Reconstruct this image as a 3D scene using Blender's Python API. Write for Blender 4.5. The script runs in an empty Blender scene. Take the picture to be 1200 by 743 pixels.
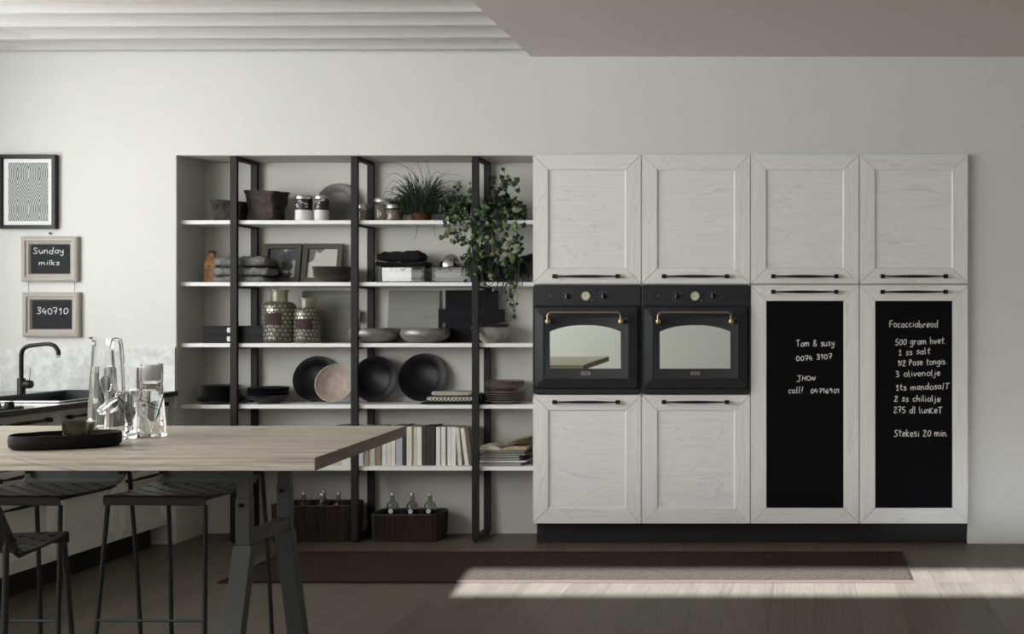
import bpy, bmesh, math, random
from mathutils import Vector, Matrix, noise
PI = math.pi
SC = bpy.context.scene
COL = SC.collection
R = random.Random(7)

# ---------------------------------------------------------------- camera, world, sun, lights
F = 1335.6            # focal length in pixels of the 1200 px wide frame
H = 1.253             # eye height
VX, VY = 944.0, 371.5 # vanishing point of the depth lines
cam_d = bpy.data.cameras.new('camera'); cam = bpy.data.objects.new('camera', cam_d); COL.objects.link(cam)
cam.location = (0, 0, H); cam.rotation_euler = (PI/2, 0, 0)
cam_d.sensor_width = 36; cam_d.lens = F*36/1200
cam_d.shift_x = -(VX-600)/1200; cam_d.shift_y = 0
cam_d.clip_start = 0.05
SC.camera = cam
SC.view_settings.view_transform = 'Standard'; SC.view_settings.look = 'None'
SC.view_settings.gamma = 1; SC.view_settings.exposure = 0.0
SC.view_settings.use_curve_mapping = False

w = bpy.data.worlds.new('sky'); SC.world = w; w.use_nodes = True
w.node_tree.nodes['Background'].inputs[0].default_value = (0.80, 0.88, 1.0, 1)
w.node_tree.nodes['Background'].inputs[1].default_value = 0.9

sd = bpy.data.lights.new('sun', 'SUN'); so = bpy.data.objects.new('sun', sd); COL.objects.link(so)
sd.energy = 56.0; sd.angle = math.radians(0.42); sd.color = (0.84, 0.93, 1.0)
SUN_T = 0.36; SUN_X = -0.13
so.rotation_euler = Vector((SUN_X, 1, -SUN_T)).to_track_quat('-Z', 'Y').to_euler()
so.location = (3, -3, 4)

def area(name, loc, rot, sx, sy, e, col):
    d = bpy.data.lights.new(name, 'AREA'); d.shape = 'RECTANGLE'; d.size = sx; d.size_y = sy
    d.energy = e; d.color = col
    o = bpy.data.objects.new(name, d); COL.objects.link(o); o.location = loc; o.rotation_euler = rot
    return o
# daylight entering by the long window in the left wall
area('window_daylight', (-4.86, 2.05, 1.85), (0, -PI/2, 0), 1.5, 6.6, 236, (1.0, 1.0, 0.985))

# ---------------------------------------------------------------- helpers
def PX(px, Y): return (px-VX)*Y/F
def PZ(py, Y): return H+(VY-py)*Y/F

MAT = {}
def nd(nt, t, **kw):
    n = nt.nodes.new(t)
    for k, v in kw.items():
        if k.startswith('i_'): n.inputs[k[2:].replace('_', ' ')].default_value = v
        else: setattr(n, k, v)
    return n
def new_mat(name):
    m = bpy.data.materials.new(name); m.use_nodes = True
    MAT[name] = m
    return m, m.node_tree, m.node_tree.nodes['Principled BSDF']
def c4(c): return (c[0], c[1], c[2], 1)
def mat(name, col, rough=0.5, metal=0.0, spec=0.32, var=0.0, vscale=8, bump=0.0, bscale=40, bdist=0.004, vstretch=(1, 1, 1), trans=0, ior=1.45, coat=0, col2=None):
    m, nt, b = new_mat(name)
    b.inputs['Base Color'].default_value = c4(col); b.inputs['Roughness'].default_value = rough
    b.inputs['Metallic'].default_value = metal; b.inputs['Specular IOR Level'].default_value = spec
    b.inputs['Transmission Weight'].default_value = trans; b.inputs['IOR'].default_value = ior
    b.inputs['Coat Weight'].default_value = coat
    if var or bump:
        geo = nd(nt, 'ShaderNodeNewGeometry'); mp = nd(nt, 'ShaderNodeMapping'); mp.inputs['Scale'].default_value = vstretch
        nt.links.new(geo.outputs['Position'], mp.inputs['Vector'])
    if var:
        n = nd(nt, 'ShaderNodeTexNoise', i_Scale=vscale, i_Detail=6.0, i_Roughness=0.65)
        nt.links.new(mp.outputs[0], n.inputs['Vector'])
        r = nd(nt, 'ShaderNodeValToRGB')
        a = col2 or tuple(max(0, x*(1-var)) for x in col); c = col if col2 else tuple(min(1, x*(1+var)) for x in col)
        r.color_ramp.elements[0].position = 0.35; r.color_ramp.elements[1].position = 0.65
        r.color_ramp.elements[0].color = c4(a); r.color_ramp.elements[1].color = c4(c)
        nt.links.new(n.outputs['Fac'], r.inputs['Fac']); nt.links.new(r.outputs[0], b.inputs['Base Color'])
    if bump:
        n = nd(nt, 'ShaderNodeTexNoise', i_Scale=bscale, i_Detail=4.0)
        nt.links.new(mp.outputs[0], n.inputs['Vector'])
        bp = nd(nt, 'ShaderNodeBump', i_Strength=bump, i_Distance=bdist)
        nt.links.new(n.outputs['Fac'], bp.inputs['Height']); nt.links.new(bp.outputs[0], b.inputs['Normal'])
    return m
def wood(name, light, dark, axis, freq=7.0, lines=16, line_amt=0.5, rough=0.55, stretch=0.09, knots=None, tone=0.0, fine=0.35, bump=0.25):
    m, nt, b = new_mat(name); L = nt.links.new
    b.inputs['Roughness'].default_value = rough
    geo = nd(nt, 'ShaderNodeNewGeometry'); oi = nd(nt, 'ShaderNodeObjectInfo')
    off = nd(nt, 'ShaderNodeVectorMath', operation='SCALE'); off.inputs[0].default_value = (7.3, 5.1, 9.7)
    L(oi.outputs['Random'], off.inputs['Scale'])
    add = nd(nt, 'ShaderNodeVectorMath', operation='ADD'); L(geo.outputs['Position'], add.inputs[0]); L(off.outputs[0], add.inputs[1])
    mp = nd(nt, 'ShaderNodeMapping'); s = [1, 1, 1]; s['XYZ'.index(axis)] = stretch; mp.inputs['Scale'].default_value = s
    L(add.outputs[0], mp.inputs['Vector'])
    n1 = nd(nt, 'ShaderNodeTexNoise', i_Scale=freq, i_Detail=2.0, i_Roughness=0.5, i_Distortion=0.3); L(mp.outputs[0], n1.inputs['Vector'])
    mu = nd(nt, 'ShaderNodeMath', operation='MULTIPLY'); mu.inputs[1].default_value = lines; L(n1.outputs['Fac'], mu.inputs[0])
    fr = nd(nt, 'ShaderNodeMath', operation='FRACT'); L(mu.outputs[0], fr.inputs[0])
    r1 = nd(nt, 'ShaderNodeValToRGB'); e = r1.color_ramp.elements
    e[0].position = 0.0; e[0].color = (1, 1, 1, 1); e[1].position = 1.0; e[1].color = (0, 0, 0, 1)
    k = e.new(0.10); k.color = (0.1, 0.1, 0.1, 1); k = e.new(0.8); k.color = (0.35, 0.35, 0.35, 1)
    L(fr.outputs[0], r1.inputs['Fac'])
    mp2 = nd(nt, 'ShaderNodeMapping'); s = [1, 1, 1]; s['XYZ'.index(axis)] = 0.03; mp2.inputs['Scale'].default_value = s
    L(add.outputs[0], mp2.inputs['Vector'])
    n2 = nd(nt, 'ShaderNodeTexNoise', i_Scale=90.0, i_Detail=4.0, i_Roughness=0.7); L(mp2.outputs[0], n2.inputs['Vector'])
    mm = nd(nt, 'ShaderNodeMath', operation='MULTIPLY'); mm.inputs[1].default_value = line_amt; L(r1.outputs[0], mm.inputs[0])
    m2 = nd(nt, 'ShaderNodeMapRange'); m2.inputs['From Min'].default_value = 0.35; m2.inputs['From Max'].default_value = 0.7
    m2.inputs['To Max'].default_value = fine; L(n2.outputs['Fac'], m2.inputs['Value'])
    ad = nd(nt, 'ShaderNodeMath', operation='ADD', use_clamp=True); L(mm.outputs[0], ad.inputs[0]); L(m2.outputs[0], ad.inputs[1])
    last = ad.outputs[0]
    n3 = nd(nt, 'ShaderNodeTexNoise', i_Scale=freq*0.5, i_Detail=2.0); L(mp.outputs[0], n3.inputs['Vector'])
    m3 = nd(nt, 'ShaderNodeMapRange'); m3.inputs['From Min'].default_value = 0.3; m3.inputs['From Max'].default_value = 0.7
    m3.inputs['To Min'].default_value = -tone; m3.inputs['To Max'].default_value = tone; L(n3.outputs['Fac'], m3.inputs['Value'])
    a3 = nd(nt, 'ShaderNodeMath', operation='ADD', use_clamp=True); L(last, a3.inputs[0]); L(m3.outputs[0], a3.inputs[1]); last = a3.outputs[0]
    if tone:
        rr = nd(nt, 'ShaderNodeMapRange'); rr.inputs['To Min'].default_value = -tone; rr.inputs['To Max'].default_value = tone
        L(oi.outputs['Random'], rr.inputs['Value'])
        a2 = nd(nt, 'ShaderNodeMath', operation='ADD', use_clamp=True); L(last, a2.inputs[0]); L(rr.outputs[0], a2.inputs[1]); last = a2.outputs[0]
    mx = nd(nt, 'ShaderNodeMix', data_type='RGBA'); mx.inputs[6].default_value = c4(light); mx.inputs[7].default_value = c4(dark)
    L(last, mx.inputs[0]); out = mx.outputs[2]
    if knots:
        vk = nd(nt, 'ShaderNodeTexVoronoi', i_Scale=knots[0]); mk = nd(nt, 'ShaderNodeMapping'); s = [1, 1, 1]; s['XYZ'.index(axis)] = 0.45
        mk.inputs['Scale'].default_value = s; L(add.outputs[0], mk.inputs['Vector']); L(mk.outputs[0], vk.inputs['Vector'])
        rk = nd(nt, 'ShaderNodeValToRGB'); ek = rk.color_ramp.elements
        ek[0].position = 0.03; ek[0].color = (1, 1, 1, 1); ek[1].position = knots[2]; ek[1].color = (0, 0, 0, 1)
        L(vk.outputs['Distance'], rk.inputs['Fac'])
        ks = nd(nt, 'ShaderNodeMath', operation='MULTIPLY'); ks.inputs[1].default_value = knots[3]; L(rk.outputs[0], ks.inputs[0])
        mx2 = nd(nt, 'ShaderNodeMix', data_type='RGBA'); L(out, mx2.inputs[6]); mx2.inputs[7].default_value = c4(knots[1]); L(ks.outputs[0], mx2.inputs[0]); out = mx2.outputs[2]
    L(out, b.inputs['Base Color'])
    bp = nd(nt, 'ShaderNodeBump', i_Strength=bump, i_Distance=0.001, invert=True); L(last, bp.inputs['Height']); L(bp.outputs[0], b.inputs['Normal'])
    return m

class MB:
    def __init__(s): s.v = []; s.f = []
    def add(s, vs, fs):
        n = len(s.v); s.v += [Vector(v) for v in vs]; s.f += [tuple(i+n for i in f) for f in fs]; return s
    def box(s, x0, x1, y0, y1, z0, z1, M=None):
        vs = [Vector((x, y, z)) for x in (x0, x1) for y in (y0, y1) for z in (z0, z1)]
        if M is not None: vs = [M @ v for v in vs]
        return s.add(vs, [(0, 1, 3, 2), (4, 6, 7, 5), (0, 4, 5, 1), (2, 3, 7, 6), (0, 2, 6, 4), (1, 5, 7, 3)])
    def rings(s, rings, cap0=True, cap1=True, loop=True):
        n = len(rings[0]); fs = []
        for i in range(len(rings)-1):
            for j in range(n if loop else n-1):
                k = (j+1) % n
                fs.append((i*n+j, i*n+k, (i+1)*n+k, (i+1)*n+j))
        if cap0: fs.append(tuple(range(n-1, -1, -1)))
        if cap1: fs.append(tuple((len(rings)-1)*n+j for j in range(n)))
        return s.add([v for r in rings for v in r], fs)
    def lathe(s, prof, c=(0, 0, 0), seg=32, M=None, cap0=False, cap1=False):
        M = M or Matrix(); c = Vector(c); rg = []
        for r, z in prof:
            rg.append([c + M @ Vector((max(r, 1e-5)*math.cos(2*PI*j/seg), max(r, 1e-5)*math.sin(2*PI*j/seg), z)) for j in range(seg)])
        return s.rings(rg, cap0, cap1)
    def tube(s, pts, r, seg=10, flat=None):
        pts = [Vector(p) for p in pts]; rg = []; up = None
        for i, p in enumerate(pts):
            a = pts[max(i-1, 0)]; b = pts[min(i+1, len(pts)-1)]; t = (b-a).normalized()
            if up is None: up = Vector((0, 0, 1)) if abs(t.z) < 0.9 else Vector((1, 0, 0))
            u = t.cross(up).normalized(); vv = u.cross(t).normalized(); up = vv
            rr = r[i] if isinstance(r, (list, tuple)) else r
            rg.append([p + u*rr*math.cos(2*PI*j/seg) + vv*rr*math.sin(2*PI*j/seg) for j in range(seg)])
        return s.rings(rg)
    def prism(s, poly, axis, a, b):
        def P(u, v, t): return {'X': (t, u, v), 'Y': (u, t, v), 'Z': (u, v, t)}[axis]
        return s.rings([[P(u, v, a) for u, v in poly], [P(u, v, b) for u, v in poly]])
    def build(s, name, m, parent=None, loc=None, smooth=False, bevel=0, bseg=2, angle=40, recalc=True):
        """verts are world coordinates; the object origin goes to the parent's base or to loc"""
        o0 = Vector(loc) if loc is not None else (Vector(parent['_w']) if parent is not None and '_w' in parent else Vector((0, 0, 0)))
        me = bpy.data.meshes.new(name); bm = bmesh.new()
        vs = [bm.verts.new(v-o0) for v in s.v]
        for f in s.f:
            try: bm.faces.new([vs[i] for i in f])
            except ValueError: pass
        if recalc: bmesh.ops.recalc_face_normals(bm, faces=bm.faces)
        if bevel: bmesh.ops.bevel(bm, geom=list(bm.edges), offset=bevel, segments=bseg, affect='EDGES', profile=0.5)
        bm.to_mesh(me); bm.free()
        if smooth:
            me.polygons.foreach_set('use_smooth', [True]*len(me.polygons))
            try: me.set_sharp_from_angle(angle=math.radians(angle))
            except Exception: pass
        me.materials.append(MAT[m] if isinstance(m, str) else m)
        o = bpy.data.objects.new(name, me); COL.objects.link(o)
        if parent is not None: o.parent = parent; o['_w'] = tuple(o0)
        else: o.location = o0; o['_w'] = tuple(o0)
        return o
def tag(o, label=None, cat=None, group=None, kind=None):
    if label: o['label'] = label
    if cat: o['category'] = cat
    if group: o['group'] = group
    if kind: o['kind'] = kind
    return o
def thing(name, label, cat, loc, group=None, rz=0):
    o = bpy.data.objects.new(name, None); COL.objects.link(o); o.location = loc; o.rotation_euler = (0, 0, rz)
    o.empty_display_size = 0.05; o['_w'] = tuple(loc)
    return tag(o, label, cat, group)
def S(name, mb, m, **kw):
    o = mb.build(name, m, **kw); o['kind'] = 'structure'; return o
def copy_tree(o, parent=None):
    c = o.copy(); COL.objects.link(c)
    if parent is not None: c.parent = parent
    for ch in [k for k in bpy.data.objects if k.parent == o]: copy_tree(ch, c)
    return c
def arc(cx, cy, r, a0, a1, n): return [(cx+r*math.cos(math.radians(a0+(a1-a0)*i/n)), cy+r*math.sin(math.radians(a0+(a1-a0)*i/n))) for i in range(n+1)]
def rrect(x0, x1, y0, y1, r, n=5):
    return arc(x1-r, y0+r, r, -90, 0, n)+arc(x1-r, y1-r, r, 0, 90, n)+arc(x0+r, y1-r, r, 90, 180, n)+arc(x0+r, y0+r, r, 180, 270, n)
def smooth_path(pts, n=6):
    pts = [Vector(p) for p in pts]; out = []
    for i in range(len(pts)-1):
        p0 = pts[max(i-1, 0)]; p1 = pts[i]; p2 = pts[i+1]; p3 = pts[min(i+2, len(pts)-1)]
        for k in range(n):
            t = k/n; out.append(0.5*((2*p1)+(p2-p0)*t+(2*p0-5*p1+4*p2-p3)*t*t+(3*p1-p0-3*p2+p3)*t**3))
    out.append(pts[-1]); return out

# ---------------------------------------------------------------- materials
mat('wall_paint', (0.70, 0.70, 0.675), 0.9, var=0.015, vscale=3, bump=0.05, bscale=60)
mat('ceiling_paint', (0.66, 0.63, 0.59), 0.9)
mat('wall_warm', (0.74, 0.66, 0.58), 0.9)  # unseen right wall, tinted to warm the light it bounces back
mat('niche_shaded_paint', (0.60, 0.595, 0.56), 0.85)  # wall colour darkened, the niche's shade put into the paint
wood('beam_wood', (0.62, 0.61, 0.58), (0.42, 0.40, 0.36), 'X', 5, 6, 0.35, 0.7, 0.05, knots=(3.0, (0.30, 0.27, 0.20), 0.09, 0.8), fine=0.3)
wood('floor_wood', (0.142, 0.117, 0.091), (0.058, 0.047, 0.036), 'Y', 8, 6, 0.34, 0.5, 0.04, tone=0.16, fine=0.55, bump=0.15)
mat('floor_base', (0.03, 0.024, 0.02), 0.8)
wood('oak_white_h', (0.86, 0.85, 0.82), (0.60, 0.59, 0.57), 'X', 5, 9, 0.45, 0.6, 0.16, tone=0.05, fine=0.32, bump=0.4)
wood('oak_white_v', (0.86, 0.85, 0.82), (0.60, 0.59, 0.57), 'Z', 7, 10, 0.40, 0.6, 0.10, tone=0.05, fine=0.40, bump=0.5)
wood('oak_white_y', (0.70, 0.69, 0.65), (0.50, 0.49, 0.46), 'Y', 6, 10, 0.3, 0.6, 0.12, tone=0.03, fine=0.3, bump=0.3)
mat('carcass', (0.55, 0.54, 0.52), 0.7)
mat('plinth_black', (0.016, 0.016, 0.015), 0.6)
mat('handle_black', (0.016, 0.015, 0.014), 0.38, 0.6)
mat('chalkboard', (0.003, 0.003, 0.004), 0.8, spec=0.12)
mat('chalk', (0.80, 0.80, 0.78), 0.95)
mat('oven_black', (0.014, 0.015, 0.018), 0.42, spec=0.4)
mat('oven_gap', (0.003, 0.003, 0.003), 0.8)
mat('oven_mirror', (0.80, 0.84, 0.79), 0.02, 1.0)
mat('brass', (0.62, 0.50, 0.27), 0.28, 1.0)
mat('bronze', (0.33, 0.27, 0.21), 0.32, 1.0)
mat('print_grey', (0.22, 0.22, 0.21), 0.6)
mat('dial_face', (0.72, 0.68, 0.56), 0.5)
mat('silver', (0.72, 0.72, 0.70), 0.22, 1.0)
mat('post_metal', (0.023, 0.022, 0.0215), 0.55, 0.05, spec=0.2, bump=0.05, bscale=200)
mat('shelf_white', (0.84, 0.84, 0.82), 0.5)
mat('trestle_metal', (0.062, 0.067, 0.064), 0.5, 0.2, bump=0.08, bscale=120)
mat('stool_metal', (0.024, 0.024, 0.023), 0.48, 0.15)
wood('table_wood', (0.68, 0.62, 0.50), (0.22, 0.19, 0.145), 'X', 9, 8, 0.42, 0.55, 0.06, knots=(3.2, (0.08, 0.06, 0.045), 0.075, 0.8), fine=0.85, bump=0.4)
wood('table_end', (0.22, 0.18, 0.145), (0.09, 0.07, 0.055), 'Y', 12, 6, 0.3, 0.6, 0.1, fine=0.6)  # end face darkened in colour for its shade, away from the window
mat('worktop', (0.30, 0.30, 0.29), 0.16, spec=0.6, var=0.1)
mat('worktop_edge', (0.055, 0.053, 0.05), 0.45)
mat('sink_black', (0.012, 0.013, 0.016), 0.35)
mat('concrete', (0.84, 0.85, 0.83), 0.8, var=0.5, vscale=26, col2=(0.60, 0.61, 0.595), bump=0.3, bscale=30, vstretch=(1, 1, 0.8))
mat('tap_black', (0.013, 0.013, 0.014), 0.35, 0.3)
mat('rug_weave', (0.078, 0.060, 0.051), 0.95, spec=0.05, col2=(0.022, 0.016, 0.013), var=0.35, vscale=150, bump=1.0, bscale=260)
mat('rug_binding', (0.03, 0.020, 0.015), 0.9)
mat('art_frame', (0.010, 0.010, 0.011), 0.35)
mat('paper_white', (0.82, 0.82, 0.80), 0.85)
wood('driftwood_h', (0.52, 0.49, 0.45), (0.26, 0.23, 0.20), 'X', 14, 6, 0.5, 0.75, 0.08, fine=0.5)
wood('driftwood_v', (0.52, 0.49, 0.45), (0.26, 0.23, 0.20), 'Z', 14, 6, 0.5, 0.75, 0.08, fine=0.5)
mat('board_slate', (0.022, 0.023, 0.026), 0.8, var=0.2, vscale=30)
mat('tray_black', (0.008, 0.007, 0.0065), 0.6, spec=0.15, bump=0.5, bscale=60, vstretch=(0.3, 1, 1))
mat('glass_clear', (1, 1, 1), 0.0, trans=1, ior=1.46)
mat('water', (0.97, 1.0, 0.99), 0.0, trans=1, ior=1.33)
mat('glass_olive', (0.17, 0.155, 0.105), 0.03, trans=0.95, ior=1.46)
mat('stopper_white', (0.80, 0.80, 0.79), 0.45)
mat('sack_brown', (0.026, 0.019, 0.015), 0.6, var=0.6, vscale=12, bump=1.0, bscale=16, bdist=0.03)
mat('tin_white', (0.72, 0.72, 0.70), 0.35)
mat('tin_dark', (0.035, 0.035, 0.037), 0.35)
mat('tin_steel', (0.62, 0.61, 0.58), 0.3, 0.9)
mat('ceramic_grey', (0.12, 0.12, 0.112), 0.35, var=0.12)
mat('ceramic_black', (0.007, 0.0065, 0.008), 0.30, spec=0.14, var=0.15)
mat('ceramic_ink', (0.009, 0.0095, 0.013), 0.22, spec=0.5, var=0.15)
mat('ceramic_beige', (0.36, 0.295, 0.245), 0.5, var=0.15, vscale=30)
mat('ceramic_beige_rim', (0.66, 0.60, 0.53), 0.45)
mat('ceramic_brown', (0.085, 0.068, 0.062), 0.3, 0.25)
mat('ceramic_taupe', (0.23, 0.185, 0.165), 0.42, var=0.1)
mat('pewter', (0.30, 0.285, 0.265), 0.40, 0.55, var=0.25, vscale=14, bump=0.25, bscale=50)
mat('celadon', (0.34, 0.345, 0.30), 0.5, var=0.2, vscale=25)
mat('leather_tan', (0.26, 0.135, 0.055), 0.6, var=0.35, vscale=25, bump=0.4, bscale=60)
mat('leather_dark', (0.045, 0.028, 0.018), 0.6)
mat('linen_grey', (0.17, 0.173, 0.165), 0.95, var=0.35, vscale=30, bump=1.0, bscale=28, bdist=.015)
mat('linen_black', (0.010, 0.009, 0.0095), 0.95, bump=0.7, bscale=40)
mat('frame_olive', (0.075, 0.072, 0.056), 0.6, var=0.1)
mat('box_black', (0.004, 0.004, 0.0045), 0.5, spec=0.2)
mat('label_white', (0.78, 0.78, 0.77), 0.5)
mat('label_plum', (0.050, 0.026, 0.028), 0.7, var=0.3, vscale=40)
mat('board_grey', (0.27, 0.275, 0.245), 0.65, var=0.12, vscale=10, vstretch=(0.3, 1, 3))
mat('board_moss', (0.22, 0.225, 0.19), 0.7, var=0.15, vscale=10, vstretch=(0.3, 1, 3))
mat('board_black', (0.008, 0.008, 0.010), 0.65, spec=0.15, var=0.3, vscale=10, vstretch=(0.3, 1, 4))
mat('chrome', (0.75, 0.75, 0.74), 0.12, 1.0)
mat('jar_filling', (0.25, 0.20, 0.16), 0.9, var=0.5, vscale=90)
mat('glass_neck', (0.62, 0.60, 0.46), 0.08, trans=0.8)
mat('terracotta', (0.09, 0.035, 0.018), 0.8)
mat('pot_black', (0.012, 0.012, 0.013), 0.6)
mat('soil', (0.015, 0.011, 0.008), 0.95)
mat('leaf_dark', (0.010, 0.022, 0.009), 0.4, var=0.35, vscale=40)
mat('leaf_mid', (0.026, 0.052, 0.016), 0.45, var=0.3, vscale=40)
mat('leaf_pale', (0.24, 0.28, 0.13), 0.5, var=0.4, vscale=60, col2=(0.05, 0.09, 0.028))
mat('blade_green', (0.010, 0.022, 0.009), 0.45, var=0.3)
mat('blade_dark', (0.017, 0.023, 0.012), 0.5, var=0.3)
mat('stem_brown', (0.10, 0.075, 0.04), 0.8)
mat('wicker', (0.085, 0.060, 0.048), 0.6, var=0.5, vscale=55, bump=0.3, bscale=100, vstretch=(1, 1, .05), col2=(0.022, 0.015, 0.012))
mat('wicker_dark', (0.022, 0.016, 0.013), 0.65)
mat('bottle_glass', (0.62, 0.65, 0.62), 0.02, trans=1.0, ior=1.45)
for k, c in {'cream': (0.66, 0.62, 0.52), 'ivory': (0.72, 0.70, 0.64), 'white': (0.74, 0.74, 0.73), 'lilac': (0.42, 0.40, 0.44), 'char': (0.045, 0.042, 0.036), 'tan': (0.30, 0.25, 0.17), 'rose': (0.62, 0.53, 0.47), 'navy': (0.014, 0.016, 0.03), 'slate': (0.16, 0.17, 0.17)}.items():
    mat('cover_'+k, c, 0.7, var=0.06, vscale=30)
mat('pages', (0.62, 0.57, 0.47), 0.9, var=0.1, vscale=60, vstretch=(8, 1, 8))
mat('pages_grey', (0.36, 0.36, 0.34), 0.9)
mat('paper_soft', (0.52, 0.53, 0.50), 0.9, var=0.12, vscale=20, vstretch=(.4, 1, 4))
mat('pages_old', (0.42, 0.34, 0.21), 0.9, var=0.2, vscale=40)
mat('napkin_check', (0.50, 0.47, 0.42), 0.95)
mat('window_frame_paint', (0.7, 0.7, 0.7), 0.5)

def smoky_glass():
    m, nt, b = new_mat('glass_smoky'); L = nt.links.new
    b.inputs['Roughness'].default_value = 0.10
    b.inputs['Metallic'].default_value = 0.12; b.inputs['Transmission Weight'].default_value = 0.7
    geo = nd(nt, 'ShaderNodeTexCoord')
    sp = nd(nt, 'ShaderNodeSeparateXYZ'); L(geo.outputs['Object'], sp.inputs[0])
    def M(op, *a):
        n = nd(nt, 'ShaderNodeMath', operation=op)
        for i, q in enumerate(a):
            if isinstance(q, (int, float)): n.inputs[i].default_value = q
            else: L(q, n.inputs[i])
        return n.outputs[0]
    # honeycomb relief wrapped round the jar
    N = 20; u = M('MULTIPLY', M('ARCTAN2', sp.outputs[1], sp.outputs[0]), N/(2*PI)); v = M('MULTIPLY', sp.outputs[2], N/(2*PI*.085))
    def cell(ou, ov):
        gx = M('ABSOLUTE', M('SUBTRACT', M('FRACT', M('ADD', u, 50+ou)), .5))
        gy = M('ABSOLUTE', M('MULTIPLY', M('SUBTRACT', M('FRACT', M('ADD', M('DIVIDE', v, 1.732), 50+ov)), .5), 1.732))
        return M('MAXIMUM', gx, M('ADD', M('MULTIPLY', gx, .5), M('MULTIPLY', gy, .866)))
    hx_ = M('SUBTRACT', .5, M('MINIMUM', cell(0, 0), cell(.5, .5)))
    r = nd(nt, 'ShaderNodeValToRGB'); r.color_ramp.elements[0].position = 0.02; r.color_ramp.elements[1].position = 0.22
    L(hx_, r.inputs['Fac'])
    mx = nd(nt, 'ShaderNodeMix', data_type='RGBA'); mx.inputs[6].default_value = (0.10, 0.098, 0.07, 1); mx.inputs[7].default_value = (0.55, 0.54, 0.43, 1)
    L(r.outputs[0], mx.inputs[0]); L(mx.outputs[2], b.inputs['Base Color'])
    bp = nd(nt, 'ShaderNodeBump', i_Strength=0.5, i_Distance=0.002); L(r.outputs[0], bp.inputs['Height']); L(bp.outputs[0], b.inputs['Normal'])
smoky_glass()
def math_chain_print():
    """ogee line print: contours of cos(ax)+cos(bz)"""
    m, nt, b = new_mat('ogee_print'); L = nt.links.new
    b.inputs['Roughness'].default_value = 0.8
    tc = nd(nt, 'ShaderNodeTexCoord'); sp = nd(nt, 'ShaderNodeSeparateXYZ'); L(tc.outputs['Object'], sp.inputs[0])
    def M(op, a, bb=None):
        n = nd(nt, 'ShaderNodeMath', operation=op)
        for i, q in enumerate((a, bb)):
            if q is None: continue
            if isinstance(q, (int, float)): n.inputs[i].default_value = q
            else: L(q, n.inputs[i])
        return n.outputs[0]
    W = 0.1215; Hh = 0.195
    fx_ = M('FRACT', M('ADD', M('DIVIDE', M('ADD', sp.outputs[0], 0.058), W), 10.5))
    ax = M('MULTIPLY', M('ABSOLUTE', M('SUBTRACT', fx_, 0.5)), W)
    c_ = M('MULTIPLY', M('ADD', M('COSINE', M('MULTIPLY', M('SUBTRACT', sp.outputs[2], 0.10), PI/Hh)), 1.0), W/4)
    d_ = M('SUBTRACT', c_, ax)
    s = M('SINE', M('MULTIPLY', M('ADD', d_, 0.0008), 2*PI/0.0098))
    r = nd(nt, 'ShaderNodeValToRGB'); r.color_ramp.elements[0].position = 0.42; r.color_ramp.elements[1].position = 0.58
    r.color_ramp.elements[0].color = (0.05, 0.055, 0.06, 1); r.color_ramp.elements[1].color = (0.62, 0.64, 0.64, 1)
    L(M('MULTIPLY', M('ADD', s, 1.0), 0.5), r.inputs['Fac']); L(r.outputs[0], b.inputs['Base Color'])
math_chain_print()
def fruit_print(name, seed, dark):
    m, nt, b = new_mat(name); L = nt.links.new
    b.inputs['Roughness'].default_value = 0.5
    tc = nd(nt, 'ShaderNodeTexCoord'); mp = nd(nt, 'ShaderNodeMapping'); mp.inputs['Location'].default_value = (seed, 0, seed)
    L(tc.outputs['Object'], mp.inputs['Vector'])
    n = nd(nt, 'ShaderNodeTexNoise', i_Scale=16.0, i_Detail=3.0); L(mp.outputs[0], n.inputs['Vector'])
    sp = nd(nt, 'ShaderNodeSeparateXYZ'); L(tc.outputs['Object'], sp.inputs[0])
    # the dark mass sits towards the left of the picture
    gx = nd(nt, 'ShaderNodeMath', operation='MULTIPLY_ADD'); gx.inputs[1].default_value = 2.6 if dark else 3.2; L(sp.outputs[0], gx.inputs[0]); L(n.outputs['Fac'], gx.inputs[2])
    if not dark:
        g2 = nd(nt, 'ShaderNodeMath', operation='MULTIPLY_ADD'); g2.inputs[1].default_value = -3.0; L(sp.outputs[2], g2.inputs[0]); L(gx.outputs[0], g2.inputs[2]); gx = g2
    r = nd(nt, 'ShaderNodeValToRGB'); e = r.color_ramp.elements; r.color_ramp.interpolation = 'LINEAR'
    if dark:
        e[0].position = 0.50; e[0].color = (0.010, 0.011, 0.014, 1); e[1].position = 0.66; e[1].color = (0.42, 0.43, 0.40, 1); k = e.new(0.63); k.color = (0.07, 0.075, 0.075, 1)
    else:
        e[0].position = 0.17; e[0].color = (0.13, 0.105, 0.09, 1); e[1].position = 0.19; e[1].color = (0.48, 0.47, 0.43, 1)
    L(gx.outputs[0], r.inputs['Fac']); L(r.outputs[0], b.inputs['Base Color'])
fruit_print('print_fruit', 3.1, True); fruit_print('print_letter', 8.4, False)
def napkin_mat():
    m = MAT['napkin_check']; nt = m.node_tree; b = nt.nodes['Principled BSDF']
    geo = nd(nt, 'ShaderNodeNewGeometry'); ck = nd(nt, 'ShaderNodeTexChecker', i_Scale=95.0)
    ck.inputs[1].default_value = (0.60, 0.56, 0.50, 1); ck.inputs[2].default_value = (0.06, 0.05, 0.045, 1)
    nt.links.new(geo.outputs['Position'], ck.inputs['Vector']); nt.links.new(ck.outputs[0], b.inputs['Base Color'])
mat('napkin_plain', (0.42, 0.38, 0.31), 0.95, var=0.15, vscale=40)
napkin_mat()

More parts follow.
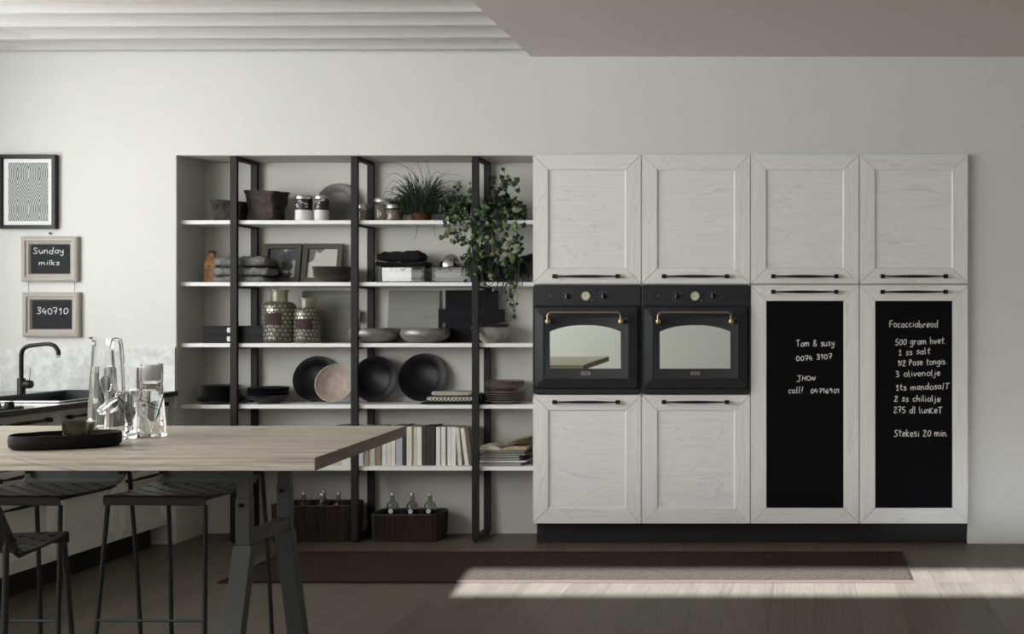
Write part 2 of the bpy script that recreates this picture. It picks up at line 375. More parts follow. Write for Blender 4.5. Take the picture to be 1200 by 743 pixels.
# ---------------------------------------------------------------- stroke lettering
def _a(cx, cy, rx, ry, a0, a1, n=8): return [(cx+rx*math.cos(math.radians(a0+(a1-a0)*i/n)), cy+ry*math.sin(math.radians(a0+(a1-a0)*i/n))) for i in range(n+1)]
O6 = _a(.25, .3, .23, .3, 90, 450, 12)
G = {
 ' ': (.35, []), 'o': (.5, [O6]), 'O': (.62, [_a(.3, .42, .28, .42, 90, 450, 14)]), '0': (.5, [_a(.25, .42, .22, .42, 90, 450, 14)]),
 'T': (.6, [[(0, .95), (.6, 1)], [(.3, .97), (.28, 0)]]), 'm': (.75, [[(0, .6), (.02, 0)], [(.02, .35), (.15, .58), (.3, .5), (.32, 0)], [(.32, .35), (.48, .58), (.62, .5), (.66, 0)]]),
 '&': (.7, [[(.6, 0), (.1, .75), (.2, 1), (.42, .95), (.4, .7), (.05, .3), (.15, .02), (.4, .05), (.62, .4)]]),
 's': (.42, [[(.38, .52), (.2, .62), (.05, .48), (.2, .33), (.36, .2), (.22, 0), (0, .06)]]), 'S': (.6, [[(.55, .85), (.35, 1), (.1, .85), (.2, .6), (.45, .4), (.45, .1), (.2, -.02), (0, .12)]]),
 'u': (.5, [[(0, .6), (.02, .15), (.18, 0), (.38, .12), (.42, .6)], [(.42, .6), (.46, 0)]]), 'y': (.5, [[(.02, .6), (.1, .22), (.3, .2), (.42, .6)], [(.42, .6), (.36, -.25), (.15, -.38), (.08, -.2)]]),
 '7': (.5, [[(0, .85), (.45, .88), (.2, 0)], [(.1, .42), (.42, .45)]]), '4': (.52, [[(.2, .9), (.02, .35), (.45, .38)], [(.38, .6), (.34, -.05)]]),
 '3': (.48, [[(.02, .85), (.25, .95), (.4, .75), (.15, .5), (.42, .32), (.3, .02), (0, .05)]]), '1': (.36, [[(.02, .6), (.22, .92), (.2, 0)]]), 'I': (.44, [[(.02, .6), (.24, .92), (.22, 0)], [(.04, 0), (.4, .02)]]),
 'J': (.6, [[(.1, .95), (.65, 1)], [(.4, .97), (.36, .05), (.2, -.15), (-.05, -.1)]]), 'H': (.55, [[(0, .95), (.02, 0)], [(.42, .9), (.44, 0)], [(.02, .48), (.44, .5)]]),
 'N': (.55, [[(0, 0), (.05, .7), (.35, .05), (.45, .75)]]), 'c': (.42, [_a(.24, .3, .22, .29, 50, 310, 9)]), 'a': (.52, [_a(.22, .28, .2, .28, 40, 400, 10), [(.42, .6), (.42, .1), (.5, 0)]]),
 'l': (.22, [[(.08, 1.05), (.06, .1), (.16, 0)]]), '!': (.3, [[(.15, 1.1), (.1, .3)], [(.08, .06), (.1, 0)]]), '6': (.5, [[(.4, .9), (.1, .6), (.03, .25), (.2, 0), (.42, .15), (.35, .42), (.08, .3)]]),
 '9': (.5, [[(.4, .7), (.25, .92), (.05, .75), (.15, .5), (.4, .7), (.35, 0)]]), 'F': (.55, [[(.1, 0), (.1, .98), (.5, 1)], [(0, .5), (.42, .56)]]), 'i': (.2, [[(.08, .6), (.1, 0)], [(.08, .85), (.1, .8)]]),
 'b': (.5, [[(.04, 1.1), (.03, 0)], _a(.24, .28, .2, .28, 180, -170, 9)]), 'r': (.38, [[(.02, .6), (.03, 0)], [(.03, .35), (.18, .58), (.36, .52)]]), 'e': (.46, [[(.04, .28), (.4, .34), (.36, .56), (.16, .6), (.03, .3), (.16, .02), (.42, .08)]]),
 'd': (.55, [_a(.22, .28, .2, .28, 40, 400, 10), [(.5, 1.1), (.42, .1), (.5, 0)]]), '5': (.5, [[(.46, .92), (.12, .88), (.08, .5), (.32, .52), (.44, .28), (.28, 0), (0, .04)]]),
 'g': (.5, [_a(.22, .32, .2, .26, 40, 400, 10), [(.42, .6), (.4, -.25), (.2, -.42), (0, -.3)]]), 'h': (.5, [[(.04, 1.1), (.03, 0)], [(.03, .35), (.22, .58), (.38, .45), (.4, 0)]]),
 'v': (.45, [[(0, .6), (.18, 0), (.4, .6)]]), 'V': (.45, [[(0, .6), (.18, 0), (.4, .6)]]), 't': (.42, [[(.18, 1), (.16, .12), (.38, .05)], [(0, .62), (.4, .66)]]), '2': (.5, [[(.02, .7), (.2, .92), (.4, .72), (.0, .02), (.48, .04)]]),
 '/': (.22, [[(.2, .9), (0, .1)]]), 'P': (.5, [[(.05, 0), (.05, .9), (.35, .85), (.4, .6), (.06, .45)]]), 'n': (.48, [[(.02, .6), (.03, 0)], [(.03, .35), (.2, .6), (.36, .48), (.4, 0)]]),
 '.': (.2, [[(.06, .02), (.1, .0)]]), 'j': (.3, [[(.14, .6), (.14, -.2), (-.05, -.32)], [(.14, .86), (.15, .8)]]), 'k': (.48, [[(.04, 1.05), (.03, 0)], [(.4, .62), (.06, .3), (.42, 0)]]), 'K': (.52, [[(.04, .85), (.03, 0)], [(.45, .85), (.06, .38), (.48, 0)]]),
 'A': (.8, [[(0, 0), (.32, 1), (.66, 0)], [(.1, .35), (.55, .35)]]), 'C': (.72, [_a(.36, .5, .34, .5, 50, 310, 10)]), 'Q': (.82, [_a(.36, .5, .34, .5, 90, 450, 14), [(.4, .25), (.72, -.05)]]), 'U': (.74, [[(0, 1), (0, .3), (.3, 0), (.6, .3), (.6, 1)]]),
}
def lettering(text, width, cap, sw, jit=0.03, seed=1):
    """returns a list of polylines in a flat (u, v) plane, text fitted to width"""
    r = random.Random(seed); adv = sum(G[c][0]+.12 for c in text)-.12; k = width/adv; u = 0; out = []
    for c in text:
        wv, st = G[c]; dy = r.uniform(-jit, jit)*2; sk = r.uniform(-.08, .12)
        for s_ in st:
            p = [(u+(x+sk*y+r.uniform(-jit, jit)*.3)*k, (y+dy+r.uniform(-jit, jit)*.3)*cap) for x, y in s_]
            q = smooth_path([(a, b, 0) for a, b in p], 3) if 2 < len(p) < 8 else [Vector((a, b, 0)) for a, b in p]
            out.append([(v.x, v.y) for v in q])
        u += (wv+.12)*k
    return out
def ribbons(mb, lines, sw, mapf, d=0.0004):
    for ln in lines:
        rg = []
        for i, p in enumerate(ln):
            a = ln[max(i-1, 0)]; b = ln[min(i+1, len(ln)-1)]; t = Vector((b[0]-a[0], b[1]-a[1]))
            if t.length < 1e-9: t = Vector((1, 0))
            t.normalize(); n = Vector((-t.y, t.x))*sw/2
            P = [(p[0]+n.x, p[1]+n.y), (p[0]-n.x, p[1]-n.y)]
            rg.append([mapf(P[0][0], P[0][1], 0), mapf(P[1][0], P[1][1], 0), mapf(P[1][0], P[1][1], d), mapf(P[0][0], P[0][1], d)])
        mb.rings(rg)
def chalk_line(text, x0, x1, base, top, Y, parent, sw=0.0042, slope=0.0, seed=1, jit=.03):
    X0 = PX(x0, Y); wd = PX(x1, Y)-X0; z0 = PZ(base, Y); cap = PZ(top, Y)-z0
    mb = MB(); ribbons(mb, lettering(text, wd, cap, sw, jit, seed), sw, lambda u, v, d: Vector((X0+u, Y-d, z0+v+u*slope)))
    return mb.build('writing', 'chalk', parent)

# ================================================================ THE ROOM
XL, XR, YB, YW = -4.9, 3.4, -1.5, 6.3
NX0, NX1, NY, NZ = -3.48, -1.508, 6.60, 2.149
CX1 = 0.897
ZC = 2.692; ZB = 2.83; XC = -1.519
wb = MB()
wb.box(XL, NX0, YW, 6.9, 0, ZB+.1); wb.box(NX0, CX1, YW, 6.9, NZ, ZB+.1); wb.box(CX1, XR, YW, 6.9, 0, ZB+.1)
S('wall_back', wb, 'wall_paint')
S('wall_niche', MB().box(NX0, CX1, NY, 6.9, 0, NZ).box(NX0, NX0+.003, YW+.002, NY, 0, NZ).box(NX0+.003, CX1, YW+.002, NY, NZ-.003, NZ), 'niche_shaded_paint')  # thin side and top liners added to carry the painted-in shade
wl = MB()
WY0, WY1, WZ0, WZ1 = -1.35, 5.5, 1.05, 2.65
wl.box(XL-.2, XL, YB, WY0, 0, ZB+.1); wl.box(XL-.2, XL, WY1, 6.9, 0, ZB+.1); wl.box(XL-.2, XL, WY0, WY1, 0, WZ0); wl.box(XL-.2, XL, WY0, WY1, WZ1, ZB+.1)
S('wall_left', wl, 'wall_paint')
wf = thing('window_1', None, None, (XL-.1, (WY0+WY1)/2, WZ0)); wf['kind'] = 'structure'
for y in (WY0+.03, .97, 3.28, WY1-.03): MB().box(XL-.13, XL-.07, y-.03, y+.03, WZ0, WZ1).build('window_mullion', 'window_frame_paint', wf)
for z in (WZ0+.03, WZ1-.03): MB().box(XL-.13, XL-.07, WY0, WY1, z-.03, z+.03).build('window_rail', 'window_frame_paint', wf)
S('wall_right', MB().box(XR, XR+.2, YB, 6.9, 0, ZB+.1), 'wall_warm')
# unseen rear wall; its slot is made up to shape the floor's sun patch
ZS0 = SUN_T*(5.13-YB); ZS1 = SUN_T*(5.70-YB); SX0 = -1.59-SUN_X*(5.13-YB); SX1 = 3.3
wr = MB(); YR = YB-.05
wr.box(XL-.2, SX0, YR, YB, 0, ZB+.1); wr.box(SX0, SX1, YR, YB, 0, ZS0); wr.box(SX0, SX1, YR, YB, ZS1, ZB+.1); wr.box(SX1, XR+.2, YR, YB, 0, ZB+.1)
S('wall_front', wr, 'wall_paint')
# ceiling: plaster drop on the right, boards and joists on the left
S('ceiling', MB().box(XC, XR, YB, YW, ZC, ZB+.1), 'ceiling_paint')
cb = S('ceiling_boards', MB().box(XL, XC, YB, YW, ZB, ZB+.06), 'beam_wood')
for i in range(31):
    y = 6.215-i*0.2495
    if y < YB+.1: break
    o = MB().box(XL+.01, XC-.002, y-.022, y+.022, 2.712, ZB-.001).build('ceiling_beam', 'beam_wood', cb)
    a = math.radians(-0.75) if i else math.radians(-0.45)
    piv = Vector((XC, y, 0)); M = Matrix.Translation(piv) @ Matrix.Rotation(a, 4, 'Z') @ Matrix.Translation(-piv)
    o.data.transform(M)
# floor planks
fl = S('floor', MB().box(XL, XR, YB, NY, -.06, -.012), 'floor_base')
pw = 0.19; x = XL
ci = 0
pm = {}
while x < XR-.01:
    x1 = min(x+pw, XR); y = YB-R.uniform(0, 1.2)
    while y < NY:
        y1 = y+1.9; a, b = max(y, YB), min(y1, NY)
        if b-a > .02:
            MB().box(x+.0004, x1-.0004, a+.0005, b-.0005, -.012, 0).build('plank', 'floor_wood', fl)
        y = y1
    x = x1
# concrete splashback behind the sink
S('trim_1', MB().box(XL+.002, NX0, YW-.012, YW-.0005, 0.0, 1.0865), 'concrete')['label'] = 'mottled grey concrete splashback panel'

# ================================================================ TALL CABINETS
YD0, YD1 = 6.262, 6.285           # door front and back
COLX = [-1.5+.5985*i for i in range(5)]
ZT, ZU, ZO, ZL, ZP = 2.149, 1.4345, .8310, .8265, .116
def make_handle(cx, cz, parent):
    mb = MB(); L2 = .1725
    for s in (-1, 1):
        mb.box(cx+s*L2-.012, cx+s*L2+.012, YD0-.030, YD0-.014, cz-.011, cz+.011)
        mb.box(cx+s*L2-.007, cx+s*L2+.007, YD0-.016, YD0, cz-.007, cz+.007)
    rg = []
    for i in range(13):
        t = -1+2*i/12; hh = .0035+.0045*(math.cos(t*PI/2)**1.3 if abs(t) < 1 else 0); xx = cx+t*(L2-.008)
        yy = YD0-.024-.003*(1-t*t); d = .004
        rg.append([Vector((xx, yy-d, cz-hh*.7)), Vector((xx, yy-d, cz+hh*.7)), Vector((xx, yy+d, cz+hh)), Vector((xx, yy+d, cz-hh))])
    mb.rings(rg)
    return mb.build('handle', 'handle_black', parent, bevel=.0008, bseg=1)
def frame_door(parent, x0, x1, z0, z1, fw, panel='oak_white_h', hz=None, hx=None):
    g = .0022; x0 += g; x1 -= g; z0 += g; z1 -= g
    d = MB().box(x0+.004, x1-.004, YD0+.014, YD1, z0+.004, z1-.004).build('door', 'carcass', parent)
    c = .0011
    st = lambda pts, m, n: MB().prism(pts, 'Y', YD0, YD0+.014).build(n, m, d, bevel=.0011, bseg=1)
    st([(x0, z0+c), (x0+fw, z0+fw+c), (x0+fw, z1-fw-c), (x0, z1-c)], 'oak_white_v', 'stile')
    st([(x1, z0+c), (x1-fw, z0+fw+c), (x1-fw, z1-fw-c), (x1, z1-c)], 'oak_white_v', 'stile')
    st([(x0+c, z1), (x1-c, z1), (x1-fw-c, z1-fw), (x0+fw+c, z1-fw)], 'oak_white_h', 'rail')
    st([(x0+c, z0), (x1-c, z0), (x1-fw-c, z0+fw), (x0+fw+c, z0+fw)], 'oak_white_h', 'rail')
    if panel == 'oak_white_h':
        # bevelled moulding down to the recessed panel
        a, e = fw, .0065; mb = MB(); y0, y1 = YD0+.001, YD0+.011
        o = [(x0+a, z0+a), (x1-a, z0+a), (x1-a, z1-a), (x0+a, z1-a)]; n_ = [(x0+a+e, z0+a+e), (x1-a-e, z0+a+e), (x1-a-e, z1-a-e), (x0+a+e, z1-a-e)]
        mb.rings([[Vector((p[0], YD0+.0135, p[1])) for p in o], [Vector((p[0], y0+.001, p[1])) for p in o], [Vector((p[0], y1, p[1])) for p in n_], [Vector((p[0], YD0+.0135, p[1])) for p in n_]], False, False)
        mb.build('moulding', 'oak_white_v', d)
        MB().box(x0+a+e-.001, x1-a-e+.001, YD0+.0105, YD0+.0138, z0+a+e-.001, z1-a-e+.001).build('panel', 'oak_white_h', d)
    else:
        MB().box(x0+fw+.0005, x1-fw-.0005, YD0+.004, YD0+.0138, z0+fw+.0005, z1-fw-.0005).build('chalkboard_panel', 'chalkboard', d)['label'] = 'black chalkboard panel with chalk handwriting'
    if hz: make_handle((x0+x1)/2, hz, d)
    return d
ordn = ['first', 'second', 'third', 'fourth', 'fifth', 'sixth', 'seventh', 'eighth', 'ninth', 'tenth']
clab = ['tall white oak cabinet unit with an oven, next to the open shelves', 'tall white oak cabinet unit with an oven, next to the chalkboard doors',
        'tall white oak cabinet with chalkboard door reading Tom & Susy', 'tall white oak cabinet with chalkboard door reading Focacciabread']
doors = []
for i in range(4):
    x0, x1 = COLX[i], COLX[i+1]
    t = thing('tall_cabinet', clab[i], 'cabinet', ((x0+x1)/2, 6.28, ZP), 'tall white oak cabinet units')
    cm = MB(); e = .003
    cm.box(x0+.001, x0+.018, YD1+.001, 6.59, ZP, ZT-.002); cm.box(x1-.018, x1-.001, YD1+.001, 6.59, ZP, ZT-.002)
    cm.box(x0+.018, x1-.018, 6.575, 6.59, ZP, ZT-.002)
    for z in (ZP, ZU-.012, ZT-.02): cm.box(x0+.018, x1-.018, YD1+.001, 6.575, z, z+.018)
    if i < 2: cm.box(x0+.018, x1-.018, YD1+.001, 6.575, ZO-.024, ZO-.006)
    cm.build('carcass', 'carcass', t)
    frame_door(t, x0, x1, ZU, ZT, .083, hz=1.476)
    if i < 2: frame_door(t, x0, x1, ZP, ZL, .083, hz=.787)
    else: doors.append(frame_door(t, x0, x1, ZP, 1.4295, .085, panel='board', hz=1.391))
YC = YD0+.004
for tx, a, b_, base, top, sl in [('Tom & susy', 933, 978, 406, 398.6, .02), ('0074 3107', 933, 975, 423, 416.6, .06), ('JHON', 934, 956, 446, 440, 0.02), ('call!', 924, 941, 461, 454, 0.03), ('04716901', 950, 984, 460.5, 455, 0.0)]:
    chalk_line(tx, a, b_, base, top, YC, doors[0], slope=sl, seed=hash(tx) % 7 if False else len(tx))
for tx, a, b_, base, top, sl in [('Focacciabread', 1042, 1099.5, 383.5, 376, .0), ('500 gram hVet.', 1049, 1109, 404.5, 397, .035), ('I ss salt', 1053, 1090, 416.5, 409.5, .06), ('1/2 Pose tongis.', 1052, 1110, 429, 422, .045), ('3 olivenolje', 1050, 1102, 442, 435, .04),
                                 ('Its mandosalT', 1050, 1112, 457.5, 450.5, .03), ('2 ss chiliolje', 1048, 1102, 470.5, 463.5, .0), ('275 dl lunKeT', 1047.5, 1104, 483.5, 476, -.015), ('Stekesi 20 min.', 1047.5, 1111, 511.5, 503.5, 0)]:
    chalk_line(tx, a, b_, base, top, YC, doors[1], slope=sl, seed=len(tx)+3)
pl = MB().box(COLX[0]+.008, COLX[4]-.006, 6.33, 6.35, 0, ZP-.003).build('plinth', 'plinth_black'); tag(pl, 'long black plinth under the tall white cabinets', 'plinth')

# ovens
def oven(i, lab):
    x0, x1 = COLX[i]+.003, COLX[i+1]-.003; z0, z1 = ZO+.001, ZU-.005; cx = (x0+x1)/2
    t = thing('oven', lab, 'oven', (cx, 6.28, z0), 'built-in black ovens')
    MB().prism(rrect(x0, x1, z0, z1, .014), 'Y', 6.252, YD1-.001).build('fascia', 'oven_black', t, bevel=.003, bseg=2)
    MB().box(x0+.02, x1-.02, YD1, 6.57, z0+.01, z1-.01).build('housing', 'oven_gap', t)
    d0, d1, e0, e1 = x0+.012, x1-.012, z0+.030, z0+.478
    MB().prism(rrect(d0-.004, d1+.004, e0-.004, e1+.006, .012), 'Y', 6.2495, 6.2515).build('door_gap', 'oven_gap', t)
    mb = MB(); rr = [(0, 6.249, .012), (0, 6.236, .012), (.006, 6.230, .012), (.052, 6.222, .008), (.056, 6.2235, .007)]
    rings = []
    for ins, y, rad in rr: rings.append([Vector((a, y, b)) for a, b in rrect(d0+ins, d1-ins, e0+ins, e1-ins, rad)])
    mb.rings(rings)
    dr = mb.build('oven_door', 'oven_black', t, smooth=True, angle=25)
    # arched mirrored window
    wx0, wx1 = cx-.192, cx+.192; wz0 = PZ(432, 6.222); wz1 = PZ(388.5, 6.222); wz2 = PZ(381, 6.222)
    poly = [(wx0, wz0), (wx1, wz0)]; n = 20
    for k in range(n+1):
        u = 1-2*k/n; poly.append((cx+.192*u, wz1+(wz2-wz1)*(1-abs(u)**2.3)))
    # the glass sits a touch out of true
    mw = MB(); yt = lambda x, z: 6.2160+.030*(x-cx)-.0145*(z-(wz0+wz1)/2)
    mw.rings([[Vector((u, yt(u, v), v)) for u, v in poly], [Vector((u, 6.226, v)) for u, v in poly]])
    mw.build('oven_window', 'oven_mirror', dr)
    # handle rail
    hz = PZ(366, 6.18); hx = .198; y = 6.178
    pts = [(cx-hx, 6.205, hz-.052), (cx-hx, y, hz-.045), (cx-hx, y, hz-.018), (cx-hx+.006, y, hz-.006), (cx-hx+.018, y, hz), (cx+hx-.018, y, hz), (cx+hx-.006, y, hz-.006), (cx+hx, y, hz-.018), (cx+hx, y, hz-.045), (cx+hx, 6.205, hz-.052)]
    h = MB().tube(pts[1:-1], .0062, 12).build('handle', 'bronze', dr, smooth=True); h['label'] = 'bronze towel-rail handle'
    for s in (-1, 1):
        m = MB(); Mx = Matrix.Rotation(PI/2, 4, 'X')
        m.lathe([(.0, .0), (.012, .0), (.013, .006), (.009, .012), (.009, .042), (.013, .046)], (cx+s*hx, 6.222, hz-.050), 18, Mx, True, True)
        m.lathe([(.0, -.013), (.008, -.011), (.0115, 0), (.008, .011), (0, .013)], (cx+s*hx, y, hz-.050), 16)
        m.build('mount', 'brass', dr, smooth=True)
    # controls
    kz = PZ(347, 6.24); Mx = Matrix.Rotation(PI/2, 4, 'X')
    for kx in (665, 707.5):
        X = PX(kx+128*i, 6.25)
        m = MB().lathe([(.014, 0), (.0135, .008), (.012, .012), (0, .012)], (X, 6.252, kz), 24, Mx)
        k = m.build('knob', 'oven_black', t, smooth=True)
        MB().box(X-.0045, X+.0045, 6.226, 6.241, kz-.0145, kz+.0145).build('grip', 'handle_black', k, bevel=.002)
        MB().box(X-.0048, X-.0028, 6.2245, 6.227, kz-.012, kz+.012).build('indicator', 'silver', k)
        mk = MB()
        for a in range(9):
            th = math.radians(30+a*37.5); rx, rz = .026*math.cos(th), .026*math.sin(th)
            mk.box(X+rx-.0022, X+rx+.0022, 6.2512, 6.2521, kz+rz-.0022, kz+rz+.0022)
        mk.build('dial_marks', 'print_grey', t)
    X = PX(686.5+128*i, 6.25)
    ck = MB().lathe([(.0255, 0), (.0265, .006), (.0235, .009), (.0225, .006)], (X, 6.252, kz), 32, Mx).build('clock', 'brass', t, smooth=True)
    MB().lathe([(.0235, .006), (0, .0062)], (X, 6.252, kz), 32, Mx).build('clock_face', 'dial_face', ck)
    hm = MB()
    for a in range(12):
        th = a*PI/6; hm.box(X+.018*math.cos(th)-.0012, X+.018*math.cos(th)+.0012, 6.2448, 6.2456, kz+.018*math.sin(th)-.0012, kz+.018*math.sin(th)+.0012)
    hm.box(X-.0008, X+.0008, 6.2445, 6.2455, kz, kz+.014); hm.box(X-.009, X, 6.2445, 6.2455, kz-.001, kz+.001)
    hm.build('clock_hands', 'oven_gap', ck)
    MB().lathe([(.0035, 0), (.003, .003), (0, .003)], (PX(686.5+128*i+13, 6.25)-.0+.0-.028, 6.252, kz-.022), 12, Mx).build('button', 'brass', t)
    MB().lathe([(.004, 0), (.003, .003), (0, .003)], (PX(644+128*i, 6.25), 6.252, kz), 12, Mx).build('pilot_light', 'print_grey', t)
    bx = cx; bz = PZ(437.5, 6.22)
    bd = MB().prism(rrect(bx-.026, bx+.026, bz-.010, bz+.010, .004, 3), 'Y', 6.2205, 6.2225).build('badge', 'bronze', dr)
    bl = MB()
    for q in range(8): bl.box(bx-.021+q*.0052, bx-.0185+q*.0052, 6.2198, 6.2206, bz+.001, bz+.0065)
    for q in range(6): bl.box(bx-.016+q*.0052, bx-.0135+q*.0052, 6.2198, 6.2206, bz-.0065, bz-.0015)
    bl.build('badge_letters', 'oven_gap', bd)
    return t
oven(0, 'black built-in oven whose mirrored window reflects the table edge, left oven')
oven(1, 'black built-in oven with arched mirrored window, right of the pair')

# ================================================================ OPEN SHELVING
FY0, FY1 = 6.32, 6.345; RY0, RY1 = 6.555, 6.58
FX = [-3.174, -2.504, -1.833]; PW = .0175
SZ = [1.792, 1.447, 1.1066, .764, .4195]; STH = .022
SY0, SY1 = 6.347, 6.598
un = thing('shelving_unit', 'open shelving of dark metal frames and white shelves in the wall niche', 'shelves', ((NX0+NX1)/2, 6.45, 0))
for x in FX:
    f = MB()
    f.box(x-PW, x+PW, FY0, FY1, .014, NZ-.004); f.box(x-PW, x+PW, RY0, RY1, .014, NZ-.004)
    f.box(x-PW, x+PW, FY1, RY0, NZ-.022, NZ-.004); f.box(x-PW, x+PW, FY1, RY0, .014, .034)
    fo = f.build('upright_frame', 'post_metal', un)
    MB().lathe([(.009, 0), (.011, .004), (.011, .010), (.006, .0139)], (x, (FY0+FY1)/2, 0), 14, None, True, True).build('foot', 'pot_black', fo)
    MB().lathe([(.009, 0), (.011, .004), (.011, .010), (.006, .0139)], (x, (RY0+RY1)/2, 0), 14, None, True, True).build('foot', 'pot_black', fo)
    for z in SZ: MB().box(x-PW+.001, x+PW-.001, FY1, RY0, z-STH-.010, z-STH-.0005).build('bracket', 'post_metal', un)
ex = [NX0+.001]+FX+[NX1-.001]
for z in SZ:
    for i in range(4):
        a = ex[i]+(PW+.0005 if i else 0); b_ = ex[i+1]-(PW+.0005 if i < 3 else 0)
        MB().box(a, b_, SY0, SY1, z-STH, z).build('shelf', 'shelf_white', un, bevel=.001, bseg=1)
    for x in FX: MB().box(x-PW, x+PW, FY1+.001, RY0-.001, z-STH, z-.0005).build('shelf_joint', 'shelf_white', un)

# ================================================================ CROCKERY
def plate_prof(r, h, th=.004):
    return [(0, .003), (r*.55, .003), (r*.62, .004), (r*.66, h*.35), (r, h), (r-.002, h+th*.6), (r*.68, h*.35+th), (r*.60, .003+th), (0, .003+th)]
def bowl_prof(r, h, th=.004, foot=.5, rim=0.0):
    p = [(0, .002), (r*foot*.85, .002), (r*foot, 0), (r*foot+.002, .004)]
    out = []
    for i in range(1, 9):
        t = i/8; out.append((r*foot+(r-r*foot)*(.5*math.sin(t*PI/2)+.5*t)+(.0015 if i == 8 else 0), .004+(h-.004)*t**1.15))
    inn = [(a-th, b_+(0.0 if k == 7 else .002)) for k, (a, b_) in enumerate(out)][::-1]
    return p+out+inn+[(r*foot*.8, .008), (0, .008)]
def stack(name, prof_fn, items, px, py_base, Y, base_z, m, labfn, cat, group):
    """items: list of (radius, step up to the next one)"""
    z = base_z; X = PX(px, Y); n = len(items)
    for k, (r, step, h) in enumerate(items):
        o = MB().lathe(prof_fn(r, h), (X+R.uniform(-.0015, .0015), Y, z), 40).build(name, m, loc=(X, Y, z), smooth=True, angle=50)
        tag(o, labfn(n-k), cat, group); z += step
# black plates, lower left
def lab_bp(k): return '%s black dinner plate from the top of the tall stack at the niche left' % ordn[k-1] if k > 1 else 'topmost black plate of the tall stack at the niche left'
stack('dinner_plate', plate_prof, [(.128, .010, .018), (.128, .011, .018), (.118, .0105, .016), (.108, .0105, .016), (.108, .0105, .016), (.108, .0105, .016), (.108, .0105, .016), (.108, .0105, .016), (.108, .01, .016)], 260, 0, 6.458, SZ[3]+.0005, 'ceramic_ink', lab_bp, 'plate', 'black plates stacked at the niche left')
def lab_bb(k): return '%s black bowl from the top, stack beside the black plates' % ordn[k-1] if k > 1 else 'topmost black bowl, stack beside the black plates'
stack('bowl', lambda r, h: bowl_prof(r, h, .003, .5), [(.112, .0105, .050), (.112, .0105, .050), (.112, .0105, .050), (.112, .0105, .050), (.112, .01, .050)], 314.5, 0, 6.455, SZ[3]+.0005, 'ceramic_ink', lab_bb, 'bowl', 'black bowls stacked on the plate shelf')
def lab_br(k): return '%s dark brown glazed bowl from the top, stack before the letter picture' % ordn[k-1] if k > 1 else 'topmost dark brown glazed bowl, stack before the letter picture'
stack('bowl', lambda r, h: bowl_prof(r, h, .003, .62), [(.112, .0155, .042), (.114, .0155, .042), (.116, .0155, .042), (.118, .01, .042)], 391.5, 0, 6.462, SZ[1]+.0005, 'ceramic_brown', lab_br, 'bowl', 'brown bowls stacked on the picture shelf')
def lab_tp(k): return '%s taupe dinner plate from the bottom, stack beside the ovens' % ordn[5-k] if k < 5 else 'bottom taupe dinner plate, stack beside the ovens'
stack('dinner_plate', plate_prof, [(.113, .0125, .017), (.114, .0125, .017), (.112, .0125, .017), (.114, .0125, .017), (.113, .01, .017)], 592.5, 0, 6.462, SZ[3]+.0005, 'ceramic_taupe', lab_tp, 'plate', 'taupe plates stacked beside the ovens')
def lab_tb(k): return 'topmost taupe bowl on the plate stack beside the ovens' if k == 1 else '%s taupe bowl from the top on the plate stack beside the ovens' % ordn[k-1]
stack('bowl', lambda r, h: bowl_prof(r, h, .003, .45), [(.109, .010, .040), (.109, .010, .040), (.109, .01, .040)], 591.5, 0, 6.462, SZ[3]+.0005+.0125*4+.0185, 'ceramic_taupe', lab_tb, 'bowl', 'taupe bowls on the plate stack')
def standing(name, px, diam, zb, m, lab, cat, group, baseY=6.53, deep=.018, m2=None, prof=None, topY=6.588):
    r = diam/2*baseY/F*1.0; lean = math.asin((topY-baseY)/(2*r))
    M = Matrix.Rotation(PI/2-lean, 4, 'X')
    X = PX(px, baseY+.02)
    c = Vector((X, baseY, zb)) + Vector((0, math.sin(lean)*r, math.cos(lean)*r)) + Vector((0, 0, .0045))
    p = prof(r) if prof else plate_prof(r, deep)
    # plate faces the room: its inside looks along -Y
    mb = MB().lathe([(a, b_-.010) for a, b_ in p], c, 56, M)
    if m2:
        t = thing(name, lab, cat, (X, baseY, zb), group)
        mb.build('body', m, t, smooth=True, angle=60)
        M2 = M; k = [(a, b_-.010) for a, b_ in p if a > r*.97]
        MB().lathe([(r-.0015, deep-.0095), (r+.0008, deep-.0085), (r+.0004, deep-.0065), (r-.002, deep-.006)], c, 56, M).build('rim', m2, t, smooth=True)
        return t
    o = mb.build(name, m, loc=(X, baseY, zb), smooth=True, angle=60)
    return tag(o, lab, cat, group)
def wide_plate(r, h=.020): return [(0, .002), (r*.58, .002), (r*.60, .006), (r*.93, h*.8), (r, h), (r-.001, h+.003), (r*.92, h+.0015), (r*.62, .0095), (r*.585, .0065), (0, .0065)]
def deep_plate(r, h=.034): return [(0, .002), (r*.56, .002), (r*.60, .004), (r*.80, h*.5), (r, h), (r-.002, h+.001), (r*.78, h*.55), (r*.59, .008), (r*.57, .006), (0, .006)]
standing('serving_plate', 370, 54, SZ[3], 'ceramic_black', 'large black plate leaning behind the beige bowl', 'plate', 'large standing black plates', prof=wide_plate)
standing('serving_plate', 440, 54, SZ[3], 'ceramic_black', 'large black plate leaning just right of the second shelf upright', 'plate', 'large standing black plates', prof=wide_plate, baseY=6.50, topY=6.540)
standing('serving_plate', 495.5, 57, SZ[3], 'ceramic_black', 'large black plate leaning behind the folded napkins', 'plate', 'large standing black plates', prof=wide_plate)
standing('serving_bowl', 393, 45, SZ[3], 'ceramic_beige', 'beige shallow bowl with pale rim leaning against a black plate', 'bowl', None, baseY=6.440, topY=6.500, deep=.036, m2='ceramic_beige_rim', prof=lambda r: deep_plate(r, .034))
standing('serving_plate', 394.5, 47, SZ[0], 'ceramic_grey', 'large grey plate leaning on the top shelf beside the tins', 'plate', None, prof=lambda r: wide_plate(r, .026))
